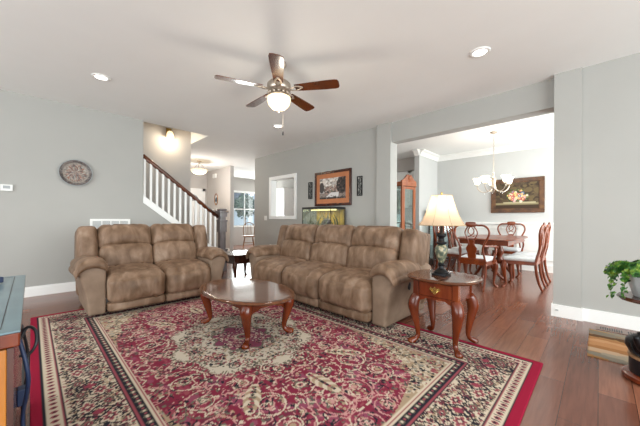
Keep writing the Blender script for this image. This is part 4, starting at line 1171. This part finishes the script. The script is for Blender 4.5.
# ------------------------------------------------------------------ TV cabinet at the left edge
tv = thing('media_cabinet', 'honey wood cabinet with slate-teal top at the left edge', 'cabinet', (-.31, 1.785, 0))
MB().box(-.29, .29, -.575, .575, .746, .752, .002).build('top', M_TEAL, tv)
MB().box(-.289, .289, -.573, .573, .705, .7455, .004).build('top_moulding', M_CHERRY, tv)
il = MB()
il.box(.247, .2495, -.53, .53, .7521, .7527); il.box(-.241, .241, -.53, -.524, .7521, .7527); il.box(-.241, .241, .524, .53, .7521, .7527)
il.build('inlay', M_BLACKP, tv)
body = MB().box(-.27, .262, -.565, .55, .08, .70, .003); body.box(-.28, .262, -.568, .56, 0, .08, .004)
body.build('carcass', M_ORANGEWOOD, tv)
MB().box(.2625, .276, -.560, .555, .02, .70).build('back_panel', M_DARKWOOD, tv)
for sg in (-1, 1):
    d_ = MB().box(-.286, -.271, sg*.27-.25, sg*.27+.25, .1, .68, .003).build('door', M_ORANGEWOOD, tv)
    MB().lathe([(0, -.012), (.012, -.006), (.012, .006), (0, .012)], (-.297, sg*.06, .42), 8).build('knob', M_BRASS, d_, True)
bx_ = thing('set_top_box', 'flat black box on the slate-teal cabinet top', 'electronics', (-.215, 2.16, .7535), R(20))
MB().box(-.10, .10, -.08, .08, .004, .032, .004).build('case', M_BLUECABLE, bx_)
MB().box(-.08, .08, -.083, -.079, .010, .026).build('front_panel', M_BLACKP, bx_)
for sx in (-1, 1): MB().box(sx*.08-.01, sx*.08+.01, -.06, .06, 0, .0045).build('foot', M_BLACKP, bx_)
def cable(pts, rad, m, label):
    tag(MB().tube(pts, rad, 6, smooth=6).build('cable', m, None, True), label, 'cable', 'cables behind the media cabinet')
cable([(-.025, 1.36, .68), (-.004, 1.34, .55), (-.018, 1.46, .36), (-.002, 1.40, .22), (-.014, 1.50, .06), (-.015, 1.75, .007)], .006, M_BLUECABLE, 'blue cable looping down at near end of the media cabinet')
cable([(-.025, 1.62, .66), (-.005, 1.66, .50), (-.02, 1.58, .35), (-.005, 1.64, .15), (-.015, 1.9, .008), (-.022, 2.25, .007)], .005, M_BLACKP, 'thin black cable hanging behind the media cabinet to the floor')
cable([(-.025, 1.42, .66), (-.008, 1.42, .70), (.012, 1.40, .69), (.014, 1.38, .65), (-.002, 1.38, .62), (-.026, 1.38, .62)], .005, M_BLACKP, 'small black cable loop sticking out just below the cabinet top')
ps = thing('power_strip', 'blue power adapter hung on the back of the media cabinet', 'power adapter', (-.029, 1.53, .42))
MB().box(-.0045, .022, -.022, .022, -.03, .03, .003).build('body', M_BLUECABLE, ps); MB().box(.0222, .025, -.012, .012, -.015, .02).build('socket', M_BLACKP, ps)
fb = thing('floor_rail', 'long black rail lying on the floor beside the rug', 'rail', (-.034, 2.75, 0))
MB().box(-.007, .007, -.42, .42, 0, .014, .002).build('bar', M_BLACKP, fb); MB().box(-.007, .030, .40, .42, .0145, .026, .002).build('end_hook', M_BLACKP, fb)

# ------------------------------------------------------------------ right edge: stand, plant, kettle, mat, register
PSX, PSY = 2.935, -.293
ps_ = thing('plant_stand', 'dark wooden two-tier plant stand at the right edge', 'plant stand', (PSX, PSY, 0))
MB().lathe([(.165, .0), (.178, .012), (.175, .035), (.16, .045), (0, .045)], seg=32).build('base', M_CHERRY, ps_, 2)
MB().lathe([(.15, .53), (.195, .540), (.205, .552), (.195, .565), (0, .565)], seg=32).build('shelf', M_DARKWOOD, ps_, 2)
MB().tube([(.12, -.12, .044), (.145, -.145, .09), (.165, -.165, .18), (.16, -.16, .3), (.14, -.14, .45), (.10, -.10, .535)], [.014, .016, .018, .018, .022, .024], 10, smooth=4).build('post', M_DARKWOOD, ps_, True)
dx_ = thing('round_box', 'round black box with tan rim on the plant stand base', 'box', (PSX, PSY, .0455))
MB().lathe([(.138, 0), (.143, .01), (.143, .105), (0, .105)], seg=28).build('drum', M_BLACKP, dx_, 2)
MB().lathe([(.146, .1055), (.150, .115), (.147, .128), (0, .130)], seg=28).build('lid', mix_mat('tan_rim', [(.3, '#8a6a4c'), (.7, '#b08d68')], 6.0, .5), dx_, 2)
kx = thing('iron_kettle', 'black cast-iron kettle with wire handle on the round box', 'kettle', (PSX-.03, PSY+.045, .176))
kx.scale = (1.3, 1.3, 1.15)
MB().lathe([(.05, 0), (.075, .01), (.092, .05), (.088, .085), (.06, .11), (.045, .115), (.048, .125), (.02, .14), (0, .142)], seg=20).build('body', M_BLACK, kx, True)
MB().lathe([(0, .14), (.012, .145), (.016, .158), (0, .17)], seg=10).build('lid_knob', M_BLACK, kx, True)
MB().tube([(-.08, .03, .06), (-.125, .05, .10), (-.145, .06, .145)], [.022, .014, .011], 8, smooth=3).build('spout', M_BLACK, kx, True)
MB().tube([(-.06, -.06, .09), (-.105, -.05, .04), (-.125, .0, .006), (-.105, .06, .04), (-.06, .075, .09)], .004, 6, smooth=5).build('wire_handle', M_BLACK, kx, True)

pp = thing('potted_plant', 'trailing green plant in a ribbed white pot on the stand', 'potted plant', (PSX, PSY, .5655))
MB().lathe([(.115, 0), (.122, .004), (.150, .10), (.160, .150), (.164, .160), (.152, .160), (.145, .145), (0, .14)], seg=60, rib=20, ribd=.012).build('pot', M_POT, pp, True)
MB().lathe([(.148, .1455), (.148, .148), (0, .150)], seg=24).build('soil', M_SOIL, pp)
rnd = random.Random(12)
def leaf(mb, p, n_, size):
    u_ = n_.orthogonal().normalized(); a = rnd.uniform(0, 2*PI)
    u2 = u_*math.cos(a) + n_.cross(u_)*math.sin(a); v2 = n_.cross(u2)
    pts = [(-1, 0, 0), (-.5, .5, .12), (.2, .55, .15), (1, 0, -.1), (.2, -.55, .15), (-.5, -.5, .12)]
    vs = [mb.bm.verts.new(p + u2*(x*size) + v2*(y*size) + n_*(z*size)) for x, y, z in pts]
    mb.bm.faces.new((vs[0], vs[1], vs[2], vs[3])); mb.bm.faces.new((vs[0], vs[3], vs[4], vs[5]))
lf = MB()
stem_parts = []
for k in range(1100):
    a = rnd.uniform(0, 2*PI); b_ = rnd.uniform(0, 1)**.5
    r_ = .195*b_; z = .165 + .085*(1-b_**2) + rnd.uniform(-.018, .018)
    p = Vector((r_*math.cos(a), r_*math.sin(a), z))
    leaf(lf, p, Vector((math.cos(a)*b_+rnd.uniform(-.5, .5), math.sin(a)*b_+rnd.uniform(-.5, .5), .8)).normalized(), rnd.uniform(.012, .020))
for k in range(16):
    if k < 9: a = R(rnd.uniform(78, 128)); L_ = (.20, .05, .19, .08, .06, .12, .04, .07, .05)[k]; r1 = (.245, .24, .20, .22, .20, .235, .23, .20, .245)[k]
    else: a = R(rnd.uniform(130, 400)); L_ = rnd.uniform(.02, .06); r1 = rnd.uniform(.18, .20)
    c_, s_ = math.cos(a), math.sin(a)
    pts = [Vector((c_*.10, s_*.10, .20)), Vector((c_*r1*.8, s_*r1*.8, .225)), Vector((c_*r1, s_*r1, .20-L_*.3)), Vector((c_*(r1+.01), s_*(r1+.01), .19-L_))]
    stem_parts.append(MB().tube(pts, .002, 5, smooth=5))
    for i in range(26):
        t_ = i/25
        q = pts[0].lerp(pts[1], min(1, t_*3)) if t_ < .33 else (pts[1].lerp(pts[2], (t_-.33)*3) if t_ < .66 else pts[2].lerp(pts[3], min(1, (t_-.66)*3)))
        for _ in range(3 if t_ > .5 else 7):
            leaf(lf, q+Vector((rnd.uniform(-.016, .016), rnd.uniform(-.016, .016), rnd.uniform(-.008, .008))), Vector((c_+rnd.uniform(-.5, .5), s_+rnd.uniform(-.5, .5), rnd.uniform(.1, .9))).normalized(), rnd.uniform(.010, .017))
lf.build('foliage', M_LEAF, pp); [q.build('stem', M_STEM, pp, True) for q in stem_parts]

# striped door mat
cv = canvas(60, 90, '#a07a52')
rnd = random.Random(17)
for k in range(200):
    x = rnd.uniform(0, 1); y = rnd.uniform(0, 1)
    base = ['#8a8172', '#7d7466', '#5e432e', '#a0714a', '#b98d66', '#b08058', '#9a6c45', '#b89c80', '#9c907e', '#857d70']
    cv.disc(x, y, rnd.uniform(.02, .05), base[min(9, int((1-x)*10))], 4.0)
o = pattern_mesh('door_mat', 60, 90, .77, .95, cv.c, attr_mat('mat_fibre', .95, .3, .1), None, .008, None, (3.13, -.885, .0005))
tag(o, 'brown and tan striped mat on wood floor by the right wall', 'mat')
fr = thing('floor_register', 'brown metal floor vent between the striped mat and baseboard', 'floor vent', (4.02, -.18, .0005))
f_ = MB(); f_.box(-.06, .06, -.20, .20, 0, .004, .001); f_.build('plate', mat('tan_metal', '#8d7a70', .4, .4), fr)
f_ = MB()
for q in (-1, 1):
    for k in range(10): f_.box(-.045, .045, q*.095-.08+k*.016, q*.095-.08+k*.016+.009, .0041, .0052)
f_.build('slots', M_BLACKP, fr)
